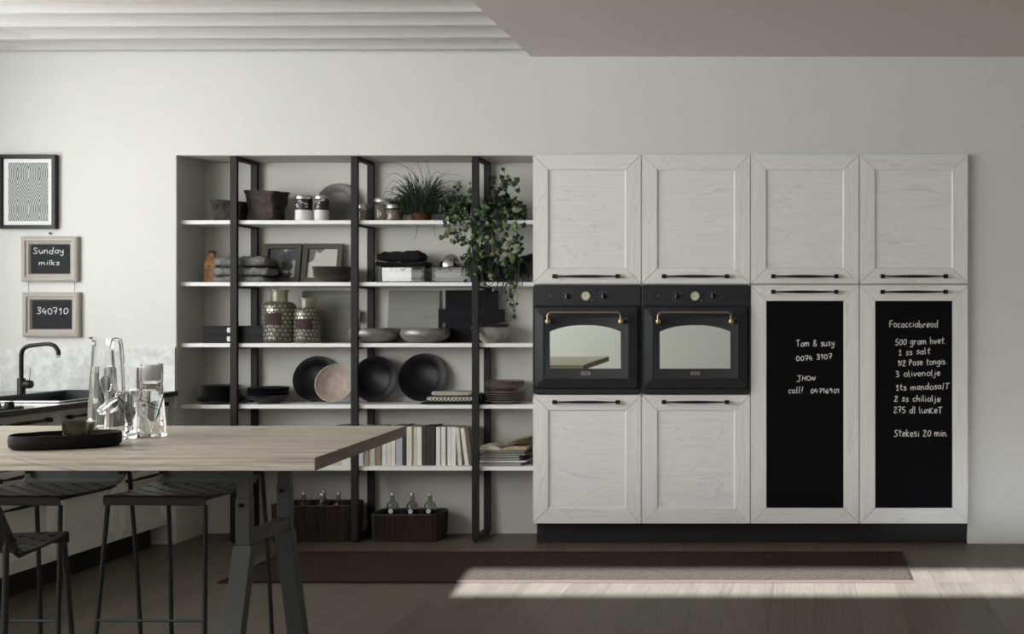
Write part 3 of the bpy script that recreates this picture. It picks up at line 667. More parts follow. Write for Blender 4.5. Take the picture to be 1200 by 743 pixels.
# pewter bowls
def pewter(px, w, lab):
    Y = 6.462; X = PX(px, Y); r = w/2*Y/F; h = .083
    pr = [(0, .003), (r*.45, .003), (r*.52, 0), (r*.62, .004), (r*.84, .018), (r*.97, .038), (r, .052), (r*.985, .066), (r*.93, h), (r*.915, h+.001), (r*.90, h-.002), (r*.95, .062), (r*.96, .050), (r*.92, .038), (r*.80, .022), (r*.5, .010), (0, .008)]
    o = MB().lathe(pr, (X, Y, SZ[2]+.0005), 44).build('serving_bowl', 'pewter', loc=(X, Y, SZ[2]), smooth=True, angle=60); tag(o, lab, 'bowl', 'pewter bowls on the board shelf')
pewter(438, 57.5, 'round pewter-grey bowl just right of the second shelf upright'); pewter(498.5, 57, 'round pewter-grey bowl in front of the black cross-shaped board')
# celadon + dark bowl
Y = 6.462; X = PX(577, Y)
o = MB().lathe(bowl_prof(.116, .088, .004, .45), (X, Y, SZ[2]+.0005), 40).build('mixing_bowl', 'celadon', loc=(X, Y, SZ[2]), smooth=True, angle=60); tag(o, 'pale grey-green round bowl beside the ovens', 'bowl')
o = MB().lathe(bowl_prof(.098, .080, .004, .45), (X-.006, Y, SZ[2]+.024), 40).build('mixing_bowl', 'ceramic_brown', loc=(X, Y, SZ[2]+.024), smooth=True, angle=60); tag(o, 'dark brown bowl nested inside the pale grey-green bowl', 'bowl')

# ================================================================ BOARDS
def lean_board(name, poly, zb, baseY, topY, th, m, lab, cat='board'):
    """poly: (X, height along the board) corners"""
    hmax = max(p[1] for p in poly); a = math.asin((topY-baseY)/hmax)
    def P(x, h, d): return Vector((x, baseY+h*math.sin(a)+d*math.cos(a), zb+.0005+th*math.sin(a)+h*math.cos(a)-d*math.sin(a)))
    mb = MB().rings([[P(x, h, -th) for x, h in poly], [P(x, h, 0) for x, h in poly]])
    cx = sum(p[0] for p in poly)/len(poly)
    o = mb.build(name, m, loc=(cx, baseY, zb), bevel=.0012, bseg=1)
    return tag(o, lab, cat)
Yb = 6.56
def q(px): return PX(px, Yb)
lean_board('serving_board', [(q(353), 0), (q(413), 0), (q(413), .30*.37), (q(422), .30*.37), (q(422), .30*.62), (q(413), .30*.62), (q(413), .297), (q(353), .297)], SZ[2], 6.545, 6.588, .012, 'board_moss', 'grey-green wooden board with a side tab, behind the smoky jars')
lean_board('serving_board', [(q(454), 0), (q(514), 0), (q(514), .298), (q(454), .298)], SZ[2], 6.562, 6.596, .012, 'board_grey', 'plain square grey board leaning behind the two pewter bowls')
lean_board('serving_board', [(q(523.5), 0), (q(584.5), 0), (q(584.5), .115), (q(592.5), .115), (q(592.5), .19), (q(584.5), .19), (q(584.5), .298), (q(523.5), .298), (q(523.5), .19), (q(515.5), .19), (q(515.5), .115), (q(523.5), .115)], SZ[2], 6.537, 6.549, .012, 'board_black', 'black cross-shaped board leaning behind the third shelf upright')

# ================================================================ TOP SHELF: sacks, tins, jars
def sack(px0, px1, top, Y, dep, rot, lab, seed, fl=1.12, sag=.0):
    s = Y/F; w = (px1-px0)*s; X = PX((px0+px1)/2, Y); h = (VY-top)*s+H-SZ[0]
    t = thing('fabric_basket', lab, 'basket', (X, Y, SZ[0]+.0005), 'dark brown washable paper baskets', rot)
    def ringf(k, ins, z):
        n = 40; out = []
        for j in range(n):
            a = 2*PI*j/n; c, s_ = math.cos(a), math.sin(a); e = 2/5.0
            xx = math.copysign(abs(c)**e, c)*(w*.40*k-ins); yy = math.copysign(abs(s_)**e, s_)*(dep*.44*k-ins)
            nz = noise.noise(Vector((xx*14+seed, yy*14, z*22)))
            cr = (.013*nz-.012*abs(noise.noise(Vector((xx*11+seed*3, yy*9, z*13))))+.003)*(1 if z > .004 else .3)
            out.append(Vector((X+xx*(1+cr*3)+cr, Y+yy+cr*.6, SZ[0]+.0015+max(0, z+(.008*noise.noise(Vector((xx*9+seed, yy*9, 5))) - sag*(xx/w+.5) if z > h*.7 else 0)))))
        return out
    prof = [(.92, 0), (.97, .01), (.93, h*.35), (.99, h*.6), (1.08, h*.82), (fl, h*.98), (fl*1.01, h)]
    rg = [ringf(k, 0, z) for k, z in prof]+[ringf(fl, .006, h), ringf(1.02, .007, h*.8), ringf(.9, .007, h*.4), ringf(.88, .007, .008)]
    MB().rings(rg).build('body', 'sack_brown', t, smooth=True, angle=50)
    cf = [ringf(fl+.03, 0, h-.014), ringf(fl+.04, 0, h+.001), ringf(fl, .004, h+.002)]
    MB().rings(cf, False, False).build('rolled_rim', 'sack_brown', t, smooth=True)
    return t
sack(250, 294, 236, 6.455, .17, .12, 'low crumpled dark brown fabric basket at the top shelf left end', 3, 1.10, .01)
sack(289, 337, 225, 6.445, .16, -.20, 'tall dark brown fabric basket beside the two printed tins', 9, 1.08, .006)
def tin(px0, px1, top, Y, lab):
    s = Y/F; r = (px1-px0)/2*s; X = PX((px0+px1)/2, Y); h = PZ(top, Y)-SZ[0]; z = SZ[0]+.0005
    t = thing('storage_tin', lab, 'tin', (X, Y, z), 'printed tins on the top shelf')
    MB().lathe([(0, 0), (r*.97, 0), (r, .003), (r, h*.42), (0, h*.42)], (X, Y, z), 36).build('lower_band', 'tin_white', t, smooth=True)
    MB().lathe([(0, h*.42), (r, h*.42), (r, h*.86), (0, h*.86)], (X, Y, z), 36).build('upper_band', 'tin_dark', t, smooth=True)
    MB().lathe([(0, h*.86), (r*1.03, h*.86), (r*1.04, h*.88), (r*1.04, h*.98), (r*1.0, h), (0, h)], (X, Y, z), 36).build('lid', 'tin_steel', t, smooth=True)
    mk = MB(); rr = random.Random(int(px0))
    for k in range(9):
        a0 = rr.uniform(-2.3, -.9); zz = z+h*rr.uniform(.48, .80)
        f = lambda u, v, d: Vector((X+(r+.0003+d)*math.cos(a0+u/r), Y+(r+.0003+d)*math.sin(a0+u/r), zz+v))
        ribbons(mb := MB(), [[(0, 0), (.006, .008), (.012, .002)]], .004, f, .0004); mk.add(mb.v, mb.f)
    mk.build('printed_flower', 'tin_white', t)
tin(346.5, 365.5, 229.5, 6.42, 'left of the two dark and white printed tins')
tin(369, 385, 229.5, 6.41, 'right of the two printed tins, before the grey plate')
def jar(px0, px1, top, Y, lab):
    s = Y/F; r = (px1-px0)/2*s; X = PX((px0+px1)/2, Y); h = PZ(top, Y)-SZ[0]; z = SZ[0]+.0005; lh = min(.022, h*.25)
    t = thing('glass_jar', lab, 'jar', (X, Y, z), 'metal-lidded glass jars on the top shelf')
    MB().lathe([(0, .0), (r*.94, 0), (r*.98, .004), (r*.98, h-lh-.004), (r*.92, h-lh), (r*.89, h-lh), (r*.95, h-lh-.006), (r*.95, .005), (0, .004)], (X, Y, z), 32).build('body', 'glass_clear', t, smooth=True)
    MB().lathe([(0, .006), (r*.93, .006), (r*.93, (h-lh)*.86), (0, (h-lh)*.9)], (X, Y, z), 32).build('filling', 'jar_filling', t, smooth=True)
    MB().lathe([(0, h-lh+.0005), (r, h-lh+.0005), (r, h-.003), (r*.97, h), (0, h)], (X, Y, z), 32).build('lid', 'tin_steel', t, smooth=True)
jar(416, 432.5, 240, 6.46, 'small glass jar with steel lid behind the second shelf upright')
jar(439, 461, 233, 6.50, 'tallest glass jar with steel lid, behind a shorter one')
jar(452.5, 471.5, 240, 6.405, 'short glass jar with steel lid beside the grass plant')

# ================================================================ PICTURE SHELF
def small_frame(px0, px1, lab, m):
    Y = 6.53; X0, X1 = PX(px0, Y), PX(px1, Y); z0 = SZ[1]+.001; h = PZ(285.5, 6.56)-z0+.004; fw = .030
    t = thing('picture_frame', lab, 'picture', ((X0+X1)/2, Y, z0), 'small framed pictures on the shelf')
    a = math.asin(.045/h)
    M = Matrix.Translation((0, Y, z0)) @ Matrix.Rotation(-a, 4, 'X')
    def fr(pts):
        mb = MB(); mb.rings([[M @ Vector((x, -.008, z)) for x, z in pts], [M @ Vector((x, .010, z)) for x, z in pts]]); return mb.build('frame_side', 'frame_olive', t, bevel=.002, bseg=2)
    fr([(X0, 0), (X0+fw, fw), (X0+fw, h-fw), (X0, h)]); fr([(X1, 0), (X1-fw, fw), (X1-fw, h-fw), (X1, h)])
    fr([(X0, h), (X0+fw, h-fw), (X1-fw, h-fw), (X1, h)]); fr([(X0, 0), (X0+fw, fw), (X1-fw, fw), (X1, 0)])
    MB().box(X0+fw-.002, X1-fw+.002, .004, .008, fw-.002, h-fw+.002, M).build('picture', m, t, loc=((X0+X1)/2, Y, z0+h/2))
    t.children[-1].location = (0, 0, h/2)
    return t, M, X0, X1, h, fw
small_frame(305.5, 350.5, 'olive-framed dark picture behind the folded grey linen', 'print_fruit')
t, M, X0, X1, h, fw = small_frame(352, 399, 'olive-framed picture of pale handwriting with a brown corner', 'print_letter')
mb = MB(); rr = random.Random(5)
for r_ in range(5):
    u = .055+rr.uniform(0, .01); ln = []
    while u < (X1-X0)-2*fw-.02:
        ln.append((u, .055+r_*.018+rr.uniform(-.004, .006))); u += .006
    ribbons(mb, [ln], .0012, lambda u, v, d: M @ Vector((X0+fw+u, .0038-d, v)), .0003)
mb.build('script_lines', 'print_grey', t)
# leather flask
Y = 6.46; X = PX(248.5, Y); z = SZ[1]+.0005; s = Y/F
t = thing('leather_pouch', 'tan leather bottle-shaped pouch with a dark neck left of the grey linen', 'pouch', (X, Y, z))
pr = [(.85, 0), (1, .006), (1, .105), (.93, .118), (.62, .138), (.50, .145), (.47, .168)]
rg = []
for k, zz in pr:
    n = 28; rg.append([Vector((X+math.copysign(abs(math.cos(2*PI*j/n))**.55, math.cos(2*PI*j/n))*.040*k, Y+math.copysign(abs(math.sin(2*PI*j/n))**.55, math.sin(2*PI*j/n))*.030*k, z+zz)) for j in range(n)])
MB().rings(rg).build('body', 'leather_tan', t, smooth=True, angle=50)
MB().lathe([(0, .168), (.020, .168), (.021, .176), (.017, .179), (0, .179)], (X, Y, z), 20).build('cap', 'leather_dark', t, smooth=True)
MB().lathe([(0, 0), (.005, 0), (.004, .003), (0, .004)], (X-.004, Y-.030, z+.092), 14, Matrix.Rotation(PI/2, 4, 'X')).build('stud', 'leather_dark', t, smooth=True)
MB().tube([(X-.038, Y-.030, z+.068), (X, Y-.0315, z+.064), (X+.038, Y-.030, z+.069)], .0012, 6).build('stitch', 'leather_dark', t)
def cloth(name, px0, px1, z, h, Y, dep, m, lab, cat, group, seed, fold=3, zb=None):
    X0, X1 = PX(px0, Y), PX(px1, Y); w = X1-X0; cx = (X0+X1)/2; n = 34; k = 20
    mb = MB(); rg = []
    for i in range(n+1):
        t = i/n; x = X0+w*t; e = 1-abs(2*t-1)**10; ring = []
        for j in range(k):
            a = 2*PI*j/k; c, s_ = math.cos(a), math.sin(a)
            yy = math.copysign(abs(c)**.35, c)*dep/2*(.9+.1*e); zz = math.copysign(abs(s_)**.5, s_)*h/2*(.72+.28*e)
            nz = noise.noise(Vector((x*13+seed, yy*10, seed)))*h*.20+noise.noise(Vector((x*40, yy*30+seed, zz*90)))*h*.16-abs(noise.noise(Vector((x*55+seed, yy*20, zz*160))))*h*.22
            zz2 = z+h/2+zz+(nz if s_ > .05 else nz*.3 if abs(s_) < .05 else 0)
            ring.append(Vector((x+noise.noise(Vector((yy*20, zz*50, seed+t*3)))*.006, Y+yy+nz*.3, max(z+.0002, zz2))))
        rg.append(ring)
    mb.rings(rg)
    o = mb.build(name, m, loc=(cx, Y, z), smooth=True, angle=70); return tag(o, lab, cat, group)
zc = SZ[1]+.0005
cloth('folded_linen', 257, 316, zc, .034, 6.44, .15, 'linen_grey', 'bottom cloth of the grey linen stack beside the tan pouch', 'linen', 'grey linens folded in a stack', 1)
cloth('folded_linen', 256, 320, zc+.037, .048, 6.44, .15, 'linen_grey', 'middle cloth of the grey linen stack beside the tan pouch', 'linen', 'grey linens folded in a stack', 4)
cloth('folded_linen', 258, 317, zc+.090, .056, 6.445, .14, 'linen_grey', 'top cloth of the grey linen stack beside the tan pouch', 'linen', 'grey linens folded in a stack', 8)
# glass-fronted boxes
def showbox(px0, px1, lab):
    Y0, Y1 = 6.395, 6.56; X0, X1 = PX(px0, Y0), PX(px1, Y0); z0 = SZ[1]+.0005; h = PZ(312, Y0)-z0
    t = thing('display_box', lab, 'box', ((X0+X1)/2, 6.48, z0), 'black-edged glass boxes on the shelf'); e = .0065
    f = MB()
    for x in (X0, X1-e):
        for y in (Y0, Y1-e): f.box(x, x+e, y, y+e, z0, z0+h)
    for zz in (z0, z0+h-e):
        for y in (Y0, Y1-e): f.box(X0+e, X1-e, y, y+e, zz, zz+e)
        for x in (X0, X1-e): f.box(x, x+e, Y0+e, Y1-e, zz, zz+e)
    f.build('metal_edging', 'box_black', t)
    MB().box(X0+e, X1-e, Y0+e, Y1-e, z0+h-e, z0+h-.001).build('lid', 'box_black', t)
    MB().box(X0+e, X1-e, Y0+.001, Y0+.004, z0+e, z0+h-e).build('glass_front', 'glass_clear', t)
    nn = 5; zz = z0+.001
    for k in range(nn):
        hh = (h-.022)/nn; MB().box(X0+.012+R.uniform(0, .012), X1-.012-R.uniform(0, .02), Y0+.010+R.uniform(0, .01), Y1-.012, zz, zz+hh-.0006).build('paper_bundle', ['paper_soft', 'pages_grey', 'paper_soft'][k % 3], t); zz += hh
    ring = [(X0+X1)/2, Y0-.002, z0+h-.012]
    MB().tube([(ring[0]+.012*math.cos(a), ring[1], ring[2]+.010*math.sin(a)) for a in [PI+PI*i/10 for i in range(11)]], .0014, 8).build('ring_pull', 'handle_black', t, smooth=True)
    return z0+h
zt = showbox(446, 498.5, 'glass-fronted black box under the folded black cloths')
showbox(504.5, 553, 'glass-fronted black box under the steel dome')
cloth('folded_cloth', 444.5, 502, zt+.001, .026, 6.47, .15, 'linen_black', 'lower black folded cloth on the left glass box', 'cloth', 'black cloths on the glass box', 12)
cloth('folded_cloth', 446, 497, zt+.030, .058, 6.475, .13, 'linen_black', 'upper thick black folded cloth on the left glass box', 'cloth', 'black cloths on the glass box', 17)
Y = 6.47; X = PX(528.5, Y)
o = MB().lathe([(.062*math.cos(a), .074*math.sin(a)) for a in [PI/2*i/12 for i in range(13)]]+[], (X, Y, zt+.0008), 36, None, True).build('steel_dome', 'chrome', loc=(X, Y, zt), smooth=True, angle=80)
tag(o, 'polished steel dome on the right glass box under the ivy', 'dome')

# ================================================================ BOX & JAR SHELF
z2 = SZ[2]+.0005
for k in range(2):
    Y0, Y1 = 6.36, 6.52; X0, X1 = PX(237, Y0), PX(309, Y0); hh = .0475; zz = z2+k*(hh+.001)
    t = thing('storage_box', ('lower' if k == 0 else 'upper')+' flat black box with white tab on the jar shelf', 'box', ((X0+X1)/2, 6.44, zz), 'flat black boxes stacked on the jar shelf')
    MB().box(X0+.002, X1-.002, Y0+.002, Y1-.002, zz, zz+hh-.012).build('body', 'box_black', t)
    MB().box(X0, X1, Y0, Y1, zz+hh-.0115, zz+hh).build('lid', 'box_black', t, bevel=.001, bseg=1)
    lx = PX(268.5, Y0)
    MB().prism(rrect(lx-.012, lx+.012, zz+.010, zz+.038, .006, 4), 'Y', Y0-.0012, Y0+.0018).build('tab', 'label_white', t)['label'] = 'white rounded tab'
def smoky(px0, px1, n0, n1, top, sh, Y, lab, lb):
    s = Y/F; X = PX((px0+px1)/2, Y); r = (px1-px0)/2*s; rn = (n1-n0)/2*s; h = PZ(top, Y)-z2; hs = PZ(sh, Y)-z2
    t = thing('glass_demijohn', lab, 'jar', (X, Y, z2), 'smoky honeycomb glass jars')
    sh_ = [(rn*.88+(r-rn*.88)*math.sin(a), hs-(.0)+(h*.79-hs)*math.cos(a)) for a in [PI/2*i/10 for i in range(11)]][::-1]
    out = [(0, .0), (r*.9, 0), (r*.98, .006), (r, .015)]+[(a, b_) for a, b_ in sh_]
    inn = [(a-.004, b_-.004) for a, b_ in sh_[::-1]]+[(r-.004, .018), (r*.9, .006), (0, .006)]
    MB().lathe([(rn*.88, h*.79+.0004), (rn*.88, h*.96), (rn, h*.97), (rn*1.02, h*.985), (rn, h), (rn*.80, h), (rn*.78, h*.79+.0004), (rn*.88, h*.79+.0004)], (X, Y, z2), 40).build('neck', 'glass_neck', t, smooth=True, angle=50)
    MB().lathe(out+inn, (X, Y, z2), 48).build('body', 'glass_smoky', t, smooth=True, angle=60)
    lx0, lx1, ly0, ly1 = lb; a0 = math.asin((PX((lx0+lx1)/2, Y-r)-X)/r*.9); wd = (lx1-lx0)*s; zc_ = (PZ(ly0, Y-r)+PZ(ly1, Y-r))/2; hh = (ly1-ly0)*s
    mb = MB(); rg = []
    for i in range(9):
        a = a0+(i/8-.5)*wd/r*1.1; f = lambda rr, zz: Vector((X+rr*math.sin(a), Y-rr*math.cos(a), zz))
        rg.append([f(r+.0008, zc_-hh/2), f(r+.0008, zc_+hh/2), f(r+.0022, zc_+hh/2), f(r+.0022, zc_-hh/2)])
    mb.rings(rg); mb.build('label_tag', 'label_plum', t)['label'] = 'dark plum paper label'
smoky(308.5, 346, 316, 337.5, 340, 361, 6.43, 'larger smoky honeycomb glass jar with plum label', (311, 328, 367, 381))
smoky(345.5, 376, 350, 369.5, 349.5, 367, 6.42, 'smaller smoky honeycomb glass jar with plum label', (346, 364, 373.5, 386))

# napkins
zn = SZ[3]+.0005
cloth('folded_napkin', 497, 574, zn, .012, 6.43, .14, 'linen_black', 'black folded cloth under the chequered napkins', 'napkin', 'napkins folded beside the taupe plates', 21)
cloth('folded_napkin', 504, 560, zn+.0135, .030, 6.43, .13, 'napkin_check', 'black and cream chequered folded napkins beside the taupe plates', 'napkin', 'napkins folded beside the taupe plates', 23)
cloth('folded_napkin', 509, 556, zn+.046, .026, 6.435, .11, 'napkin_plain', 'plain beige napkin on top of the chequered napkins', 'napkin', 'napkins folded beside the taupe plates', 29)
cloth('folded_napkin', 560.5, 569, zn+.0135, .045, 6.44, .10, 'linen_black', 'small black rolled cloth between napkins and taupe plates', 'napkin', 'napkins folded beside the taupe plates', 31)

# ================================================================ BOOKS
zbk = SZ[4]+.0005
books = [(381, 385, 503, 'ivory', 0), (386, 390, 500, 'white', 0), (390.5, 395, 501, 'cream', 0), (395.5, 400, 499, 'rose', 0), (400.5, 405, 502, 'white', 0), (405.5, 410.5, 500, 'ivory', 0),
         (420, 426, 500, 'white', 0), (427, 432, 502, 'rose', 0), (433, 439, 500, 'ivory', 0), (439.5, 446, 500, 'tan', 0), (447.5, 452, 502, 'white', 0), (452.5, 458, 501, 'cream', 0), (458.5, 463, 499, 'ivory', 0),
         (464, 471.5, 500, 'lilac', 0), (472, 475.5, 499, 'char', 0), (476.5, 482.5, 500, 'cream', 0), (483.5, 488, 500.5, 'cream', 0), (488.5, 494, 500.5, 'ivory', 0), (495, 499.5, 500, 'char', 0), (500, 504, 499.5, 'char', 0), (504.5, 509, 499, 'char', 0),
         (511, 515.5, 500.5, 'white', 0), (517, 522, 500.5, 'ivory', 0), (524, 528.5, 500.5, 'ivory', 0), (529, 534, 500.5, 'white', 0), (537, 541, 501, 'cream', 4.0), (545, 549.5, 501.5, 'ivory', 7.5)]
cn = {'ivory': 'ivory', 'white': 'white', 'cream': 'cream', 'rose': 'pinkish', 'tan': 'tan', 'lilac': 'lilac-grey', 'char': 'charcoal'}
def place_label(i):
    c = cn[books[i][3]]
    if i < 6: return '%s book, %s of the six left of the second upright' % (c, ordn[i])
    if i < 10: return '%s book, %s to the right of the second shelf upright' % (c, ordn[i-6])
    if i < 13: return '%s book, %s after the tan book going right' % (c, ordn[i-10])
    if i == 13: return 'lilac-grey paperback beside a thin charcoal one'
    if i == 14: return 'thin charcoal book right beside the lilac-grey paperback'  # charcoal spine put in where there is only a dark gap
    if i < 18: return '%s book, %s between lilac book and the charcoal trio' % (c, ordn[i-15])
    if i < 21: return '%s book of the charcoal trio in mid row, counting from the left' % ordn[i-18]
    if i < 25: return '%s upright book, %s to the right of the charcoal trio' % (c, ordn[i-21])
    return 'slightly tilted cream book near the row end' if i == 25 else 'most tilted ivory book at the right end of the row'
def book(x0, x1, z, h, Y0, dep, cover, lab, group, tilt=0):
    t = thing('book', lab, 'book', (x0, Y0, z), group); c = .0015; wd = x1-x0
    MB().prism([(x0, Y0), (x1, Y0), (x1, Y0+dep), (x1-c, Y0+dep), (x1-c, Y0+c), (x0+c, Y0+c), (x0+c, Y0+dep), (x0, Y0+dep)], 'Z', z, z+h).build('cover', cover, t)
    MB().box(x0+c+.0002, x1-c-.0002, Y0+c+.0002, Y0+dep-.004, z+.002, z+h-.003).build('pages', 'pages', t)
    if tilt: t.rotation_euler = (0, math.radians(-tilt), 0)
    return t
for i, (a, b_, top, cv, tilt) in enumerate(books):
    Y0 = 6.385+R.uniform(0, .012)
    if i < 10: Y0 = 6.39
    X0, X1 = PX(a, Y0), PX(b_, Y0)
    book(X0, X1, zbk, PZ(top, Y0)-zbk, Y0, .15 if i < 26 else .075, 'cover_'+cv, place_label(i), 'books in a row on the lowest shelf', tilt)
# the tan block at the end of the row
book(PX(545, 6.475), PX(554.5, 6.475), zbk, .205, 6.475, .11, 'cover_tan', 'tan book standing behind the tilted ivory book at the row end', 'books in a row on the lowest shelf')
# magazines
mg = [(563, 611, .017, 'cover_char', 'pages_grey'), (561, 617, .013, 'cover_slate', 'paper_white'), (563, 609, .014, 'cover_char', 'pages_grey'), (562, 609, .014, 'cover_char', 'pages_grey'), (564, 616, .011, 'cover_slate', 'pages_grey'), (562, 614.5, .016, 'cover_navy', 'pages_grey')]
zz = zbk
ml = ['lowest magazine of the stack beside the books, black cover', 'second magazine from the bottom, grey, stack beside the books', 'third magazine from the bottom, dark, stack beside the books', 'fourth magazine from the bottom, dark, stack beside the books', 'fifth magazine from the bottom, slate grey, stack beside the books', 'navy hardback directly under the open old book']
for k, (a, b_, th, cv, pg) in enumerate(mg):
    Y0 = 6.385; X0, X1 = PX(a, Y0), PX(b_, Y0)
    t = thing('magazine', ml[k], 'magazine', (X0, Y0, zz), 'magazines stacked beside the books')
    c = .002 if k != 5 else .003
    MB().box(X0, X1, Y0, Y0+.18, zz, zz+c).build('cover', cv, t); MB().box(X0, X1, Y0, Y0+.18, zz+th-c, zz+th-.0004).build('cover', cv, t)
    MB().box(X0+.002, X1-.004, Y0+.003, Y0+.176, zz+c+.0001, zz+th-c-.0002).build('pages', pg, t)
    zz += th
# open book
Y0 = 6.37; X0, Xm, X1 = PX(561.5, Y0), PX(587, Y0), PX(617, Y0)
t = thing('open_book', 'old open book with yellowed fanned pages on the magazine stack', 'book', (Xm, Y0, zz))
def pageblock(x0, x1, lift, th, n=10, up=0):
    rg = []
    for i in range(n+1):
        u = i/n; x = Xm+(x1-Xm)*u if x1 != Xm else Xm
        x = x0+(x1-x0)*u; hb = lift*u; ht = th*math.sin(min(1, u*1.6+.12)*PI/2)*(1-.35*u)+hb+up*u*u
        rg.append([Vector((x, Y0, zz+.004+hb*.6)), Vector((x, Y0, zz+.004+ht)), Vector((x, Y0+.19, zz+.004+ht)), Vector((x, Y0+.19, zz+.004+hb*.6))])
    return MB().rings(rg)
MB().box(X0, X1, Y0-.002, Y0+.195, zz+.0002, zz+.0035).build('cover', 'cover_tan', t)
pageblock(Xm-.001, X0+.003, 0, .030).build('pages', 'pages', t, smooth=True, angle=30)
pageblock(Xm+.001, X1-.003, .003, .024).build('pages', 'pages_old', t, smooth=True, angle=30)
for k in range(4): 
    u = k/3; rg = []
    for i in range(9):
        s = i/8; x = Xm+(X1-.004+.004*k-Xm)*s; z_ = zz+.030+(.010+.011*k)*s+.006*math.sin(s*PI)
        rg.append([Vector((x, Y0+.01, z_)), Vector((x, Y0+.01, z_+.0012)), Vector((x, Y0+.185, z_+.0012)), Vector((x, Y0+.185, z_))])
    MB().rings(rg).build('page', 'pages_old', t)

# ================================================================ BASKETS AND BOTTLES
def wicker_basket(x0, x1, y0, y1, h, lab):
    cx, cy = (x0+x1)/2, (y0+y1)/2; w, d = (x1-x0)/2, (y1-y0)/2
    t = thing('wicker_basket', lab, 'basket', (cx, cy, 0), 'dark wicker baskets on the floor')
    def rr(k, z, ins=0): return [Vector((p[0], p[1], z)) for p in rrect(cx-w*k+ins, cx+w*k-ins, cy-d*k+ins, cy+d*k-ins, .035, 5)]
    MB().rings([rr(.955, .002), rr(.985, h-.004), rr(.985, h-.004, .010), rr(.955, .012, .010)]).build('wall', 'wicker_dark', t)
    # upright staves, joined: far too many to count
    per = 0; m = MB(); base = rr(.96, .003); top = rr(.995, h-.006)
    pts = []; n = len(base)
    for i in range(n):
        a, b_ = base[i], base[(i+1) % n]; c_, d_ = top[i], top[(i+1) % n]; L_ = (b_-a).length; k = max(1, int(L_/.0105))
        for q_ in range(k):
            u = q_/k; pts.append((a.lerp(b_, u), c_.lerp(d_, u), (b_-a).normalized()))
    for p0, p1, tg in pts:
        nn = Vector((tg.y, -tg.x, 0)); wd = .0040; o_ = R.uniform(0, .0012)
        mid = (p0+p1)/2+nn*(.001+o_)
        m.rings([[p+tg*wd, p+nn*.0040, p-tg*wd] for p in (p0, mid, p1)])
    s_ = m.build('staves', 'wicker', t, smooth=True); s_['kind'] = 'stuff'
    r1 = rr(.998, h); pth = r1+[r1[0], r1[1]]
    MB().tube(pth, .005, 8).build('rim', 'wicker', t, smooth=True)
    b2 = rr(.962, .006); MB().tube(b2+[b2[0], b2[1]], .0045, 8).build('base_band', 'wicker_dark', t, smooth=True)
wicker_basket(-2.985, -2.532, 6.345, 6.55, .200, 'larger dark wicker basket of bottles behind the table trestle')
wicker_basket(-2.425, -2.048, 6.345, 6.552, .150, 'smaller dark wicker basket of bottles right of the second upright')
def bottle(x, y, z, lab, grp, proto=[None]):
    if proto[0] is None:
        t = thing('glass_bottle', lab, 'bottle', (x, y, z), grp)
        MB().lathe([(0, 0), (.030, 0), (.033, .004), (.034, .012), (.034, .160), (.033, .172), (.0295, .184), (.023, .194), (.015, .200), (.0125, .203), (.0115, .208), (.0105, .224), (.012, .226), (.012, .229), (.008, .229), (.0085, .204), (.020, .191), (.030, .172), (.031, .155), (.031, .010), (0, .006)], (x, y, z), 28).build('body', 'bottle_glass', t, smooth=True, angle=60)
        MB().lathe([(0, .2295), (.0125, .2295), (.013, .232), (.013, .242), (.0115, .247), (.007, .250), (0, .2505)], (x, y, z), 20).build('stopper', 'tin_steel', t, smooth=True)
        Mx = Matrix.Rotation(PI/2, 4, 'X')
        sl = MB().lathe([(0, .0008), (.0122, .0008), (.0122, .0022), (0, .0022)], (x+.002, y-.0338, z+.150), 22, Mx).build('seal_label', 'label_white', t)
        MB().box(x-.002, x+.006, y-.0368, y-.0361, z+.147, z+.153).build('emblem', 'print_grey', sl)
        proto[0] = t; return t
    o = copy_tree(proto[0]); o.location = (x, y, z); o['label'] = lab; o['group'] = grp; return o
g1 = 'bottles in the smaller wicker basket'; g2 = 'bottles in the larger wicker basket'
bottle(PX(460, 6.43), 6.43, .013, 'left bottle in the smaller wicker basket', g1)
bottle(PX(483, 6.43), 6.43, .011, 'middle bottle in the smaller wicker basket', g1)
bottle(PX(504, 6.43), 6.43, .013, 'right bottle in the smaller wicker basket', g1)
bottle(PX(356, 6.46), 6.46, .013, 'left bottle in the larger wicker basket', g2)
bottle(PX(377.5, 6.41), 6.41, .013, 'front one of the two middle bottles in the larger basket', g2)
bottle(PX(379.5, 6.495), 6.495, .016, 'rear one of the two middle bottles in the larger basket', g2)
bottle(PX(397, 6.46), 6.46, .013, 'right bottle in the larger wicker basket', g2)

# ================================================================ PLANTS
def leaf_mesh(name, m, lobed=True):
    if lobed: P = [(0, 0), (-.26, -.14), (-.50, .10), (-.34, .34), (-.44, .62), (-.20, .66), (0, 1.0), (.20, .66), (.44, .62), (.34, .34), (.50, .10), (.26, -.14)]
    else: P = [(0, 0), (-.22, .15), (-.3, .45), (-.15, .8), (0, 1.0), (.15, .8), (.3, .45), (.22, .15)]
    me = bpy.data.meshes.new(name); bm = bmesh.new()
    c = bm.verts.new((0, .35, .10)); vs = [bm.verts.new((x, y, -abs(x)*.25-.12*(y-.3)**2)) for x, y in P]
    for i in range(len(vs)): bm.faces.new((c, vs[i], vs[(i+1) % len(vs)]))
    bm.to_mesh(me); bm.free(); me.materials.append(MAT[m])
    for p in me.polygons: p.use_smooth = True
    return me
LM = {k: leaf_mesh('leaf_'+k, 'leaf_'+k) for k in ('dark', 'mid', 'pale')}
